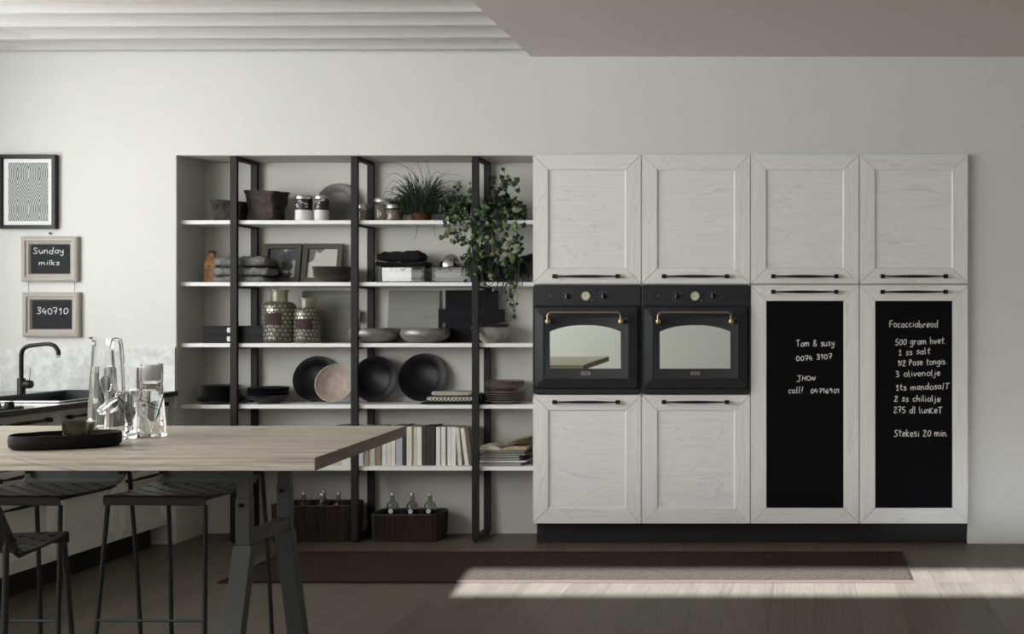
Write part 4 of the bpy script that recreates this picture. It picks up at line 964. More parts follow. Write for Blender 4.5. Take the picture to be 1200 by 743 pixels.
def put_leaf(p, size, yaw, pitch, roll, kind, parent):
    o = bpy.data.objects.new('leaf', LM[kind]); COL.objects.link(o); o.parent = parent
    o.location = Vector(p)-Vector(parent['_w'])
    # local Z (leaf face) turned to the room (-Y), tip downwards
    from mathutils import Euler
    o.rotation_euler = (Euler((pitch, roll, yaw)).to_matrix() @ Matrix.Rotation(PI, 3, 'Z').to_3x3() @ Matrix.Identity(3)).to_euler() if False else Euler((math.radians(90)+pitch, roll, 0)).to_matrix().to_euler()
    q1 = Matrix.Rotation(yaw, 3, 'Y') @ Matrix.Rotation(math.radians(90)+pitch, 3, 'X') @ Matrix.Rotation(roll, 3, 'Z')
    o.rotation_euler = q1.to_euler(); o.scale = (size, size, size)
    return o
def ivy(t, vines, seed, smin=.020, smax=.036, step=.022, pal=('mid', 'pale', 'dark'), wgt=(4, 3, 6), jy=.03, limit=190):
    r = random.Random(seed); st = MB(); n = 0
    for v in vines:
        pts = smooth_path([Vector((PX(a, y), y, PZ(b_, y))) for a, b_, y in v], 6)
        st.tube(pts, .0012, 5); acc = 0
        for i in range(1, len(pts)):
            acc += (pts[i]-pts[i-1]).length
            if acc > step and n < limit:
                acc = 0; p = pts[i]+Vector((r.uniform(-.02, .02), -abs(r.gauss(0, jy))*.5-.004, r.uniform(-.02, .02)))
                if p.y > 6.585: p.y = 6.57
                tip = r.gauss(PI, .8)
                put_leaf(p, r.uniform(smin, smax), tip, r.uniform(-.7, .5), r.uniform(-.5, .5), r.choices(pal, wgt)[0], t); n += 1
    st.build('stems', 'stem_brown', t)
def pot(t, X, Y, z, r, h, m):
    MB().lathe([(0, 0), (r*.78, 0), (r*.80, .003), (r, h-.008), (r*1.05, h-.008), (r*1.05, h), (r*.93, h), (r*.90, h-.012), (0, h-.012)], (X, Y, z), 30).build('pot', m, t, smooth=True, angle=40)
    MB().lathe([(0, h-.0115), (r*.88, h-.0118)], (X, Y, z), 20).build('soil', 'soil', t)
z0 = SZ[0]+.0005
# grass-like plant
Y = 6.462; X = PX(494, Y); t = thing('grass_plant', 'potted grassy plant with long arching blades on the top shelf', 'plant', (X, Y, z0))
pot(t, X, Y, z0, .062, .085, 'terracotta')
def blades(lst, m, t, name, w=.0016, seg=9):
    mb = MB()
    for pts, ww in lst:
        P = smooth_path(pts, 4); n = len(P); rg = []
        for i, p in enumerate(P):
            a = P[max(i-1, 0)]; b_ = P[min(i+1, n-1)]; tg = (b_-a).normalized(); sd = tg.cross(Vector((0, 1, 0)))
            if sd.length < .1: sd = Vector((1, 0, 0))
            sd.normalize(); k = ww*(1-.85*(i/(n-1))**1.6); nn = tg.cross(sd)*k*.35
            rg.append([p+sd*k, p+nn, p-sd*k])
        mb.rings(rg, False, False)
    return mb.build(name, m, t, smooth=True, recalc=False)
bl = []
for px_pts, ww in [([(494, 235), (480, 215), (462, 203), (446, 213)], .0022), ([(496, 232), (486, 205), (470, 193), (454, 191)], .0022), ([(492, 236), (476, 222), (460, 212), (449, 230), (446, 238)], .0016), ([(494, 232), (490, 212), (483, 197), (478, 194)], .0014),
                   ([(497, 232), (495, 210), (489, 186), (487, 192)], .0018), ([(498, 232), (504, 208), (499, 186), (497, 184)], .0016), ([(500, 232), (505, 210), (512, 201), (520, 206)], .002), ([(502, 232), (512, 212), (526, 204), (546, 208)], .0018),
                   ([(502, 234), (514, 218), (530, 212), (543, 216)], .002), ([(498, 240), (490, 262), (488, 275), (485, 283)], .0018), ([(506, 244), (509, 262), (509, 272), (512, 281)], .0018), ([(490, 238), (480, 224), (472, 217)], .0022),
                   ([(498, 232), (498, 215), (503, 198)], .0022), ([(500, 232), (512, 209), (528, 201)], .002)]:
    dy = R.uniform(-.04, .03) if px_pts[-1][1] < 260 else -.13
    bl.append(([Vector((PX(a, Y+dy*k/3), Y+dy*k/3, min(NZ-.012, PZ(b_, Y+dy*k/3)))) for k, (a, b_) in enumerate(px_pts)], ww))
for i in range(230):
    a = R.uniform(0, 2*PI); L_ = R.uniform(.08, .19); sp = R.uniform(.25, 1.0); b0 = Vector((X+.03*math.cos(a), Y+.025*math.sin(a), z0+.075))
    e = Vector((math.cos(a)*L_*sp, math.sin(a)*L_*sp*.55, L_*(1.25-sp*.75))); tip = b0+e*1.15-Vector((0, 0, L_*.35*sp))
    if tip.z < z0+.01: tip.z = z0+.01+R.uniform(0, .02)
    bl.append(([b0, b0+e*.55+Vector((0, 0, .02)), b0+e, tip], R.uniform(.0016, .0032)))
blades(bl, 'blade_green', t, 'long_blades')['kind'] = 'stuff'
bl = []
for i in range(1300):
    a = R.uniform(0, 2*PI); rr_ = math.sqrt(R.random()); cx = PX(R.choice((477, 483, 490, 498, 507, 516)), Y)
    b0 = Vector((cx+.045*rr_*math.cos(a), Y-.02+.055*rr_*math.sin(a), z0+.045)); up = R.uniform(.02, .085)
    e = Vector((math.cos(a)*.045*rr_, math.sin(a)*.03*rr_-.02, up)); tip = b0+e+Vector((math.cos(a)*.012, -.006, -R.uniform(.0, .045)))
    tip.z = max(tip.z, z0+.006)
    bl.append(([b0, b0+e*.6+Vector((0, 0, .01)), b0+e, tip], R.uniform(.0012, .0022)))
blades(bl, 'blade_green', t, 'moss_tuft')['kind'] = 'stuff'
def bush(t, cx, cy, cz, rx, ry, rz, n, seed, pal, wgt, s0=.022, s1=.036, lowz=None):
    r = random.Random(seed)
    for i in range(n):
        a = r.uniform(0, 2*PI); ph = math.acos(r.uniform(-1, 1)); k = r.uniform(.55, 1)
        p = Vector((cx+rx*k*math.sin(ph)*math.cos(a), cy+ry*k*math.sin(ph)*math.sin(a), cz+rz*k*math.cos(ph)))
        if lowz: p.z = max(p.z, lowz)
        p.y = min(p.y, 6.575)
        if p.x > NX1-.03: p.x = NX1-.03-r.uniform(0, .02)
        put_leaf(p, r.uniform(s0, s1), r.gauss(PI, 1.1), r.uniform(-.9, .7), r.uniform(-.6, .6), r.choices(pal, wgt)[0], t)
# ivy in the third bay
Y = 6.46; X = PX(541, Y); t = thing('potted_ivy', 'potted ivy in a black pot left of the third shelf upright', 'plant', (X, Y, z0), 'ivies trailing from the top shelf')
pot(t, X, Y, z0, .052, .105, 'pot_black')
ivy(t, [[(540, 236, 6.46), (535, 222, 6.44), (541, 211, 6.43)], [(543, 236, 6.46), (552, 224, 6.45), (550, 212, 6.44)], [(538, 236, 6.46), (524, 232, 6.43), (516, 246, 6.40)], [(538, 236, 6.44), (520, 240, 6.35), (524, 262, 6.31), (521, 272, 6.30), (520, 280, 6.30)],
        [(540, 236, 6.44), (532, 246, 6.33), (534, 262, 6.305), (528, 276, 6.30), (545, 284, 6.30)], [(542, 236, 6.44), (545, 250, 6.33), (543, 268, 6.305), (548, 285, 6.30), (552, 294, 6.30)], [(536, 236, 6.44), (528, 250, 6.34), (527, 266, 6.31), (538, 276, 6.30)],
        [(541, 236, 6.44), (550, 252, 6.33), (552, 270, 6.30), (556, 290, 6.295), (548, 302, 6.295), (543, 305, 6.30)]], 5, step=.0125)
bush(t, X-.03, Y-.03, z0+.10, .085, .05, .055, 80, 8, ('dark', 'mid', 'pale'), (6, 4, 1), lowz=z0+.02)
# ivy in the fourth bay
X = PX(591, Y); t = thing('potted_ivy', 'bushy dark ivy in the top right corner of the niche, trailing two shelves', 'plant', (X, Y, z0), 'ivies trailing from the top shelf')
pot(t, X, Y, z0, .058, .095, 'pot_black')
ivy(t, [[(586, 236, 6.46), (590, 216, 6.45), (592, 198, 6.44)], [(590, 216, 6.45), (598, 207, 6.44), (609, 219, 6.44)], [(586, 236, 6.46), (580, 222, 6.45), (574, 210, 6.45)],
        [(588, 238, 6.45), (575, 246, 6.34), (566, 262, 6.30), (563, 285, 6.29), (568, 300, 6.29)], [(588, 238, 6.45), (582, 250, 6.33), (578, 270, 6.30), (584, 292, 6.29), (580, 306, 6.29)], [(592, 238, 6.45), (594, 252, 6.33), (590, 272, 6.30), (598, 292, 6.30), (594, 312, 6.29)],
        [(595, 238, 6.45), (606, 250, 6.34), (604, 268, 6.31), (610, 284, 6.31), (604, 300, 6.31)], [(584, 238, 6.45), (566, 240, 6.34), (560, 256, 6.295), (556, 275, 6.285), (560, 300, 6.285), (566, 314, 6.285)], [(596, 238, 6.45), (612, 240, 6.38), (616, 252, 6.36), (614, 262, 6.34)],
        [(590, 238, 6.45), (588, 254, 6.33), (600, 276, 6.30), (610, 290, 6.31), (606, 276, 6.31)], [(586, 240, 6.44), (572, 256, 6.31), (572, 278, 6.29), (590, 300, 6.29), (600, 322, 6.30)]], 11, step=.0145, smin=.022, smax=.042)
bush(t, X, Y-.02, z0+.085, .125, .07, .065, 100, 18, ('dark', 'mid', 'pale'), (12, 2, .3), s0=.026, s1=.044, lowz=z0+.02)
# long-leaved plant on the second shelf
z1 = SZ[1]+.0005; X = PX(592, Y); t = thing('trailing_plant', 'dark long-leaved plant spilling over the second shelf beside the cabinet', 'plant', (X, Y, z1))
pot(t, X, Y, z1, .055, .075, 'pot_black')
bl = []
for i in range(520):
    a = R.uniform(0, 2*PI); L_ = R.uniform(.08, .185); b0 = Vector((X+.04*math.cos(a), Y+.03*math.sin(a), z1+.065)); f = R.uniform(.3, 1)
    e = Vector((math.cos(a)*L_*.95, math.sin(a)*L_*.5-.045, L_*.62*(1.2-f))); tip = b0+e*1.1-Vector((0, .01, L_*.55*f))
    for p in (e,):
        if b0.x+p.x > NX1-.02: e.x = NX1-.02-b0.x
    tip.x = min(tip.x, NX1-.015)
    if tip.z < z1+.012: tip.z = z1+.012+R.uniform(0, .02)
    tip.y = min(tip.y, 6.585); bl.append(([b0, b0+e*.6+Vector((0, 0, .02)), b0+e, tip], R.uniform(.004, .0075)))
blades(bl, 'blade_dark', t, 'long_leaves')['kind'] = 'stuff'
bl = []
for px_pts in [[(596, 318), (590, 332), (586, 352)], [(600, 318), (600, 336), (596, 350)], [(604, 318), (606, 330), (600, 348)], [(594, 318), (584, 330), (583, 342)], [(598, 318), (598, 340), (604, 358)], [(590, 318), (580, 328), (576, 334)], [(606, 318), (612, 326), (612, 336)], [(601, 318), (592, 336), (588, 345)]]:
    bl.append(([Vector((PX(a, y), y, PZ(b_, y))) for (a, b_), y in zip(px_pts, (6.44, 6.325, 6.315))], .005))
blades(bl, 'blade_dark', t, 'hanging_leaves')
ivy(t, [[(590, 318, 6.44), (578, 322, 6.33), (572, 330, 6.31), (578, 336, 6.31)], [(598, 318, 6.44), (597, 332, 6.32), (598, 350, 6.31), (603, 372, 6.31)], [(598, 318, 6.44), (602, 334, 6.32), (606, 350, 6.31), (602, 366, 6.31)], [(588, 318, 6.44), (606, 310, 6.33), (607, 300, 6.33)], [(585, 318, 6.44), (566, 316, 6.33), (552, 322, 6.32), (548, 330, 6.32)]],
    31, pal=('pale', 'mid', 'dark'), wgt=(5, 2, 2), step=.015, smin=.016, smax=.028)

# ================================================================ RUG
t = thing('runner_rug', 'long brown woven runner rug on the floor before the cabinets', 'rug', (-1.12, 5.7, 0))
rx0, rx1, ry0, ry1 = -2.745, .507, 5.368, 6.02
mb = MB(); nx, ny = 60, 10
def rz_(x, y): return .010+.0012*noise.noise(Vector((x*3, y*3, 0)))+(.004*math.exp(-((x+.62)/.05)**2) if False else 0)
gv = [[Vector((rx0+(rx1-rx0)*i/nx, ry0+(ry1-ry0)*j/ny+.006*noise.noise(Vector((rx0+(rx1-rx0)*i/nx*1.2, 0, 4))), rz_(rx0+(rx1-rx0)*i/nx, j))) for i in range(nx+1)] for j in range(ny+1)]
vs = [v for r_ in gv for v in r_]; fs = [(j*(nx+1)+i, j*(nx+1)+i+1, (j+1)*(nx+1)+i+1, (j+1)*(nx+1)+i) for j in range(ny) for i in range(nx)]
low = [v-Vector((0, 0, v.z-.0005)) for v in vs]; n = len(vs)
fs2 = [tuple(k+n for k in f[::-1]) for f in fs]; edge = [i for i in range(nx+1)]+[j*(nx+1)+nx for j in range(1, ny+1)]+[ny*(nx+1)+i for i in range(nx-1, -1, -1)]+[j*(nx+1) for j in range(ny-1, 0, -1)]
side = [(edge[k], edge[(k+1) % len(edge)], edge[(k+1) % len(edge)]+n, edge[k]+n) for k in range(len(edge))]
MB().add(vs+low, fs+fs2+side).build('weave', 'rug_weave', t, smooth=True, angle=40)
bd = MB(); P = [vs[k] for k in edge]
bd.tube([p+Vector((0, 0, -.002)) for p in P+[P[0], P[1]]], .0075, 8)
for v in bd.v: v.z = max(v.z, .0006)
bd.build('binding', 'rug_binding', t, smooth=True)
MB().box(rx0-.02, rx0+.02, ry0-.012, ry0+.03, .001, .010).build('corner_tab', 'leather_dark', t)

# ================================================================ LEFT KITCHEN RUN
KX = -3.512; KF = -3.46; ZW = .845; ZWB = .819
seams = [6.285, 5.825, 5.34, 4.86, 4.38, 3.9]
klab = ['white oak drawer unit of the sink run, nearest the niche wall', 'white oak drawer unit of the sink run, second from the wall', 'white oak drawer unit of the sink run, third from the wall', 'white oak drawer unit of the sink run, fourth from the wall', 'white oak drawer unit of the sink run, fifth from the wall']
def k_handle(y0, y1, z, parent):
    cy = (y0+y1)/2; mb = MB(); L2 = .165
    for s in (-1, 1): mb.box(KX+.014, KX+.030, cy+s*L2-.011, cy+s*L2+.011, z-.010, z+.010); mb.box(KX, KX+.016, cy+s*L2-.006, cy+s*L2+.006, z-.006, z+.006)
    rg = []
    for i in range(11):
        u = -1+2*i/10; hh = .0035+.004*math.cos(u*PI/2)**1.3 if abs(u) < 1 else .0035; y = cy+u*(L2-.008); x = KX+.024
        rg.append([Vector((x+.004, y, z-hh)), Vector((x+.004, y, z+hh)), Vector((x-.004, y, z+hh)), Vector((x-.004, y, z-hh))])
    mb.rings(rg); mb.build('handle', 'handle_black', parent)
for i in range(5):
    y1, y0 = seams[i], seams[i+1]
    t = thing('base_cabinet', klab[i], 'cabinet', (KX-.3, (y0+y1)/2, .112), 'white oak base units of the sink run')
    MB().box(KX-.60, KX-.023, y0+.001, y1-.001, .112, ZWB-(.20 if i in (0, 1) else .002)).build('carcass', 'carcass', t)
    for z0_, z1_, hz in ((.112, .438, .405), (.442, .572, .540), (.576, .812, .778)):
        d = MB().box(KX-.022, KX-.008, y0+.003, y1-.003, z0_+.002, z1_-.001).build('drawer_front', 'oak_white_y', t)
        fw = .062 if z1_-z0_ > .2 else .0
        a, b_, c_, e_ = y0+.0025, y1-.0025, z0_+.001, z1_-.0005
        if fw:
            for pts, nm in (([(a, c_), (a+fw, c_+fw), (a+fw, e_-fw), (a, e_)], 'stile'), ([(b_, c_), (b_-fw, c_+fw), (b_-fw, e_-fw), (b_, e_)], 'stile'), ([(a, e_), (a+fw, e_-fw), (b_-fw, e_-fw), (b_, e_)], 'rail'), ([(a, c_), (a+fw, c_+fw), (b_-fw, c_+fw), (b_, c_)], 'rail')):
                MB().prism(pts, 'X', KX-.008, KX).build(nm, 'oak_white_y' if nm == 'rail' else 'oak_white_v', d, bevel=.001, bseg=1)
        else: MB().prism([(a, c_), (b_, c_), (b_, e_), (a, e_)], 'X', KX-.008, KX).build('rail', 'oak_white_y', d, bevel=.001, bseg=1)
        k_handle(y0, y1, hz, d)
o = MB().box(KX-.09, KX-.05, 3.9, 6.2, 0, .109).build('plinth', 'plinth_black'); tag(o, 'black plinth under the base units of the sink run', 'plinth')
# worktop with a hole for the sink
SX_0, SX_1, SY_0, SY_1 = -4.06, -3.54, 5.42, 6.24
wt = thing('worktop', 'dark-edged polished grey stone worktop of the sink run', 'worktop', (-3.98, 5.1, ZWB))
m = MB()
for (a, b_, c_, d_) in ((XL+.003, SX_0, 3.9, 6.287), (SX_1, KF-.002, 3.9, 6.287), (SX_0, SX_1, 3.9, SY_0), (SX_0, SX_1, SY_1, 6.287)): m.box(a, b_, c_, d_, ZWB, ZW)
m.build('slab', 'worktop', wt)
MB().box(KF-.002, KF, 3.9, 6.287, ZWB, ZW-.001).build('front_edge', 'worktop_edge', wt)
t = thing('sink', 'black inset sink in the worktop under the black tap', 'sink', ((SX_0+SX_1)/2, (SY_0+SY_1)/2, ZW-.18))
m = MB(); e = .012
o_ = [[Vector((p[0], p[1], z)) for p in rrect(SX_0+i_, SX_1-i_, SY_0+i_, SY_1-i_, max(.004, .02-i_*.1), 4)] for i_, z in ((-.010, ZW+.0006), (-.010, ZW+.006), (.004, ZW+.009), (.012, ZW+.004), (.030, ZW-.17), (.026, ZW-.178), (.002, ZW-.10), (.002, ZW+.0006))]
MB().rings(o_, False, False).build('rim', 'sink_black', t, smooth=True, angle=30)
MB().box(SX_0+.027, SX_1-.027, SY_0+.027, SY_1-.027, ZW-.180, ZW-.172).build('basin_floor', 'sink_black', t)
MB().tube([(SX_0+.0, SY_0-.013, ZW+.006), (SX_1, SY_0-.013, ZW+.006), (SX_1+.013, SY_0, ZW+.006), (SX_1+.013, SY_1, ZW+.006)], .0035, 8).build('steel_trim', 'chrome', t, smooth=True)
# tap
fy = 5.98; fx = PX(25, fy); t = thing('kitchen_tap', 'black swan-neck kitchen tap with side lever', 'tap', (fx, fy, ZW))
MB().lathe([(0, .0005), (.021, .0005), (.021, .004), (.0195, .006), (.0195, .085), (.018, .087), (0, .087)], (fx, fy, ZW), 24).build('base', 'tap_black', t, smooth=True)
tipx = PX(68, fy); topz = PZ(404.5, fy)
pth = smooth_path([(fx, fy, ZW+.085), (fx, fy, ZW+.20), (fx, fy, topz-.055), (fx+.008, fy, topz-.025), (fx+.035, fy, topz-.006), (fx+.09, fy, topz+.002), (tipx-.05, fy, topz+.006), (tipx-.018, fy, topz-.004), (tipx, fy, topz-.030), (tipx+.002, fy, topz-.052)], 5)
MB().tube(pth, .0105, 14).build('spout', 'tap_black', t, smooth=True)
MB().lathe([(0, 0), (.0095, 0), (.0095, .012), (0, .012)], (tipx+.002, fy, topz-.0645), 18).build('nozzle', 'chrome', t, smooth=True)
MB().lathe([(0, 0), (.020, 0), (.022, .006), (.022, .036), (.019, .042), (0, .043)], (fx+.012, fy, ZW+.055), 22, Matrix.Rotation(PI/2, 4, 'Y')).build('lever_hub', 'tap_black', t, smooth=True)
MB().tube([(fx+.042, fy, ZW+.070), (fx+.046, fy, ZW+.105), (fx+.049, fy, ZW+.140)], .0022, 8).build('lever', 'silver', t, smooth=True)
# hob
t = thing('gas_hob', 'black gas hob with knobs on the worktop at the left edge', 'hob', (-3.75, 4.8, ZW+.0005))
MB().prism(rrect(-4.0, -3.495, 4.40, 5.13, .05), 'Z', ZW+.0005, ZW+.009).build('hob_plate', 'sink_black', t, bevel=.002)
for k in range(5):
    MB().lathe([(0, 0), (.019, 0), (.019, .012), (.016, .026), (0, .026)], (PX(11-k*12, 5.02)-.0, 5.02-k*.02, ZW+.0095), 18).build('knob', 'handle_black', t, smooth=True)
for (a, b_) in ((-3.88, 4.55), (-3.88, 4.85), (-3.66, 4.6)):
    MB().lathe([(0, 0), (.04, 0), (.038, .012), (.028, .014), (.026, .020), (0, .020)], (a, b_, ZW+.0095), 20).build('burner', 'handle_black', t, smooth=True)

# ================================================================ WALL PICTURES
Y = YW-.001
def frame_pieces(t, X0, X1, z0, z1, prof, mh, mv, nm='frame_side'):
    """prof: list of (inset, depth) from the outside to the inside, mitred"""
    C = [((X0, z0), (1, 1)), ((X1, z0), (-1, 1)), ((X1, z1), (-1, -1)), ((X0, z1), (1, -1))]
    for k in range(4):
        A, B = C[k], C[(k+1) % 4]; rg = []
        for (p, s) in (A, B): rg.append([Vector((p[0]+s[0]*i_, Y-d, p[1]+s[1]*i_)) for i_, d in prof])
        MB().rings(rg).build(nm, mh if k % 2 == 0 else mv, t)
X0, X1, z0_, z1_ = PX(-3, Y-.03), PX(64.5, Y-.03), PZ(268, Y-.03), PZ(181, Y-.03)
t = thing('framed_print', 'black-framed print of wavy ogee lines at upper left', 'picture', ((X0+X1)/2, Y, (z0_+z1_)/2))
frame_pieces(t, X0, X1, z0_, z1_, [(0, 0), (0, .032), (.019, .032), (.019, .014), (.022, .014), (.022, 0)], 'art_frame', 'art_frame')
MB().box(X0+.018, X1-.018, Y-.014, Y-.004, z0_+.018, z1_-.018).build('mount', 'paper_white', t)
pi = .049
o = MB().box(X0+pi, X1-pi, Y-.0152, Y-.0138, z0_+pi-.006, z1_-pi+.006).build('print', 'ogee_print', t)
def chalk_frame(x0, x1, y0, y1, lab):
    Yf = Y-.03; X0, X1, z0_, z1_ = PX(x0, Yf), PX(x1, Yf), PZ(y1, Yf), PZ(y0, Yf)
    t = thing('chalkboard_frame', lab, 'chalkboard', ((X0+X1)/2, Y, z0_), 'whitewashed chalkboard frames')
    frame_pieces(t, X0, X1, z0_, z1_, [(0, 0), (0, .026), (.010, .032), (.024, .032), (.026, .024), (.038, .022), (.044, .010), (.044, 0)], 'driftwood_h', 'driftwood_v')
    MB().box(X0+.043, X1-.043, Y-.010, Y-.002, z0_+.043, z1_-.043).build('slate', 'board_slate', t)
    return t
ta = chalk_frame(24, 89.5, 277, 330, 'whitewashed wooden frame with chalkboard reading Sunday milks')
tb = chalk_frame(25.5, 91.5, 342.5, 395, 'whitewashed wooden frame with chalkboard reading 340710')
Ys = Y-.010
for tx, a, b_, base, top, sw in (('Sunday', 39, 75, 297, 290, .0034), ('milks', 46, 70, 310.5, 305, .0034)): chalk_line(tx, a, b_, base, top, Ys, ta, sw, seed=4)
chalk_line('340710', 43, 79.5, 368, 360, Ys, tb, .0038, seed=6)
for xx in (33, 87): MB().tube([(PX(xx, Y-.015), Y-.012, PZ(329.5, Y)), (PX(xx, Y-.015), Y-.012, PZ(343.5, Y))], .0012, 6).build('cord', 'stem_brown', tb)
MB().lathe([(0, 0), (.004, 0), (.004, .006), (.006, .009), (0, .010)], (PX(59.5, Y), Y, PZ(273.5, Y)), 12, Matrix.Rotation(PI/2, 4, 'X')).build('nail', 'handle_black', ta)

# ================================================================ TABLE
ZTT, ZTB = .850, .8125
YF, YK = 3.262, 4.222
tb_ = thing('high_table', 'high table with grey-brown wood top on an adjustable metal trestle', 'table', (-2.3, 3.74, 0))
xf, xb = -1.403, -1.478; XT = -4.05 if False else -3.62
m = MB(); TY = YK
# the far-left part of the top stays clear of the sink run
P = [(-3.40, YF), (xf-.002, YF), (xb-.002, YK), (-3.40, YK)]
m.prism(P, 'Z', ZTB, ZTT)
tp = m.build('tabletop', 'table_wood', tb_, bevel=.0012, bseg=1)
m = MB(); m.prism([(xf-.002, YF+.0005), (xf, YF+.0005), (xb, YK-.0005), (xb-.002, YK-.0005)], 'Z', ZTB+.0005, ZTT-.0005)
m.build('end_edge', 'table_end', tp)  # thin dark sheet added over the end, its shade painted in
def trestle(X):
    """X: left side of the near post; width runs to +X"""
    t = MB(); w_ = .046
    ya, yb = 3.60, 3.88
    zj = {ya: PZ(584, ya), yb: PZ(567.6, yb)}
    zk = .530
    for y in (ya, yb): MB().box(X+.003, X+w_-.003, y+.003, y+.029, zj[y]-.05, ZTB-.0005).build('inner_post', 'trestle_metal', tb_)
    for y in (ya, yb):
        p = MB().box(X, X+w_, y, y+.032, zk, zj[y]).build('sleeve', 'trestle_metal', tb_, bevel=.0015, bseg=1)
        for zz in (zj[y]-.022,):
            MB().lathe([(0, 0), (.0065, 0), (.0065, .008), (0, .0085)], (X+w_*.42, y, zz), 14, Matrix.Rotation(PI/2, 4, 'X')).build('bolt', 'oven_gap', p)
        MB().lathe([(0, 0), (.005, 0), (.004, .004), (0, .0045)], (X+w_*.45, y+.003, ZTB-.020), 12, Matrix.Rotation(PI/2, 4, 'X')).build('bolt', 'oven_gap', p)
    MB().box(X+.006, X+w_-.002, ya+.0325, yb-.0005, zk+.002, zk+.040).build('cross_bar', 'trestle_metal', tb_, bevel=.0015, bseg=1)
    for y, s in ((ya, -1), (yb+.032, 1)):
        yf = y+s*.14; wl_ = .060; d = .036
        y2 = y-s*d
        rg = [[Vector((X-.008, yf, 0)), Vector((X-.008+wl_, yf, 0)), Vector((X-.008+wl_, yf-s*d, 0)), Vector((X-.008, yf-s*d, 0))],
              [Vector((X-.008, y, zk)), Vector((X-.008+wl_, y, zk)), Vector((X-.008+wl_, y2, zk)), Vector((X-.008, y2, zk))]]
        MB().rings(rg).build('leg', 'trestle_metal', tb_, bevel=.0015, bseg=1)
trestle(PX(275.5, 3.60)); trestle(-3.25)
MB().box(-3.24, PX(275.5, 3.60)-.001, 3.71, 3.77, ZTB-.045, ZTB-.0005).build('rail', 'trestle_metal', tb_)

# tray, tumbler, pitchers
t_ = thing('oval_tray', 'long oval black wooden tray on the table', 'tray', (PX(77, 3.5), 3.5, ZTT)); n = 48
cx, cy = PX(77.5, 3.53), 3.53; A, Bx, th = .150, .098, math.radians(24)
def ov(k, z, n=56):
    o = []
    for j in range(n):
        a = 2*PI*j/n; u = math.copysign(abs(math.cos(a))**.85, math.cos(a))*A*k; v = math.copysign(abs(math.sin(a))**.85, math.sin(a))*Bx*(k-(1-k)*.6)
        o.append(Vector((cx+u*math.cos(th)-v*math.sin(th), cy+u*math.sin(th)+v*math.cos(th), ZTT+z+.0015*noise.noise(Vector((u*20, v*20, z*9))) if z > .005 else ZTT+z)))
    return o
MB().rings([ov(.93, .0006), ov(.985, .008), ov(1.0, .026), ov(.985, .043), ov(.955, .044), ov(.95, .020), ov(.90, .011)]).build('tray_body', 'tray_black', t_, smooth=True, angle=50)
Yt = 3.50; Xt = PX(91.5, Yt)
o = MB().lathe([(0, 0), (.031, 0), (.034, .003), (.045, .066), (.046, .070), (.044, .070), (.0325, .007), (0, .006)], (Xt, Yt, ZTT+.0118), 36).build('tumbler', 'glass_olive', loc=(Xt, Yt, ZTT+.0115), smooth=True, angle=50)
tag(o, 'olive smoked glass tumbler standing on the black tray', 'tumbler')
def vessel(name, lab, X, Y, outer, th, water, wmat='water', seg=40, sq=None, extra=None):
    t = thing(name, lab, 'jug' if 'pitcher' in name else 'bottle', (X, Y, ZTT)); z = ZTT+.0006
    inn = [(max(.0, r-th), zz) for r, zz in outer[::-1] if zz > .012]
    def R_(p):
        if sq is None: return MB().lathe(p, (X, Y, z), seg)
        rg = []
        for r, zz in p:
            rg.append([Vector((X+math.copysign(abs(math.cos(2*PI*j/seg))**sq, math.cos(2*PI*j/seg))*max(r, 1e-5), Y+math.copysign(abs(math.sin(2*PI*j/seg))**sq, math.sin(2*PI*j/seg))*max(r, 1e-5), z+zz)) for j in range(seg)])
        return MB().rings(rg, False, False)
    R_([(0, 0)]+outer+inn+[(0, .012)]).build('glass_body', 'glass_clear', t, smooth=True, angle=50)
    wp = [(0, .0125)]; last = None
    for r, zz in outer:
        if zz > .012 and zz < water: wp.append((r-th-.0006, max(zz, .0125)))
    # interpolate at the water line
    for (r0, za), (r1, zb_) in zip(outer, outer[1:]):
        if za <= water <= zb_: rr = r0+(r1-r0)*(water-za)/max(1e-6, zb_-za); wp.append((rr-th-.0006, water)); break
    wp.append((0, water))
    R_(wp).build('water', wmat, t, smooth=True, angle=50)
    return t
# tall tapered pitcher
Yp = 4.02; s = Yp/F; X = PX(120.5, Yp); ht = PZ(397, Yp)-ZTT
t = vessel('glass_pitcher', 'tallest clear glass pitcher with long handle, half full of water', X, Yp, [(.043, 0), (.046, .004), (.046, .02), (.030, ht-.015), (.031, ht)], .0035, PZ(430, Yp)-ZTT, sq=.8)
hx = X+.030
MB().tube(smooth_path([(hx-.003, Yp, ZTT+ht-.035), (hx+.004, Yp, ZTT+ht-.008), (hx+.022, Yp, ZTT+ht-.002), (hx+.034, Yp, ZTT+ht-.018), (hx+.040, Yp, ZTT+ht-.10), (hx+.046, Yp, ZTT+ht-.195)], 6), .0065, 12).build('handle', 'glass_clear', t, smooth=True)
MB().tube([(X-.026, Yp-.01, ZTT+ht), (X-.040, Yp-.012, ZTT+ht+.004)], [.006, .003], 8).build('lip', 'glass_clear', t, smooth=True)
# wide straight pitcher
Yq = 3.80; s = Yq/F; X = PX(143.5, Yq); ht = PZ(431.5, Yq)-ZTT; r = 17.2*s
t = vessel('glass_pitcher', 'short straight clear glass pitcher with looped handle, between two taller vessels', X, Yq, [(r*.97, 0), (r, .004), (r, .02), (r*.97, ht*.5), (r, ht)], .003, PZ(458, Yq)-ZTT, sq=.75)
MB().tube(smooth_path([(X+.020, Yq-.055, ZTT+ht*.66), (X+.028, Yq-.080, ZTT+ht*.60), (X+.010, Yq-.092, ZTT+ht*.53), (X-.018, Yq-.090, ZTT+ht*.44), (X-.030, Yq-.072, ZTT+ht*.40), (X-.030, Yq-.053, ZTT+ht*.38)], 6), .0075, 12).build('handle', 'glass_clear', t, smooth=True)
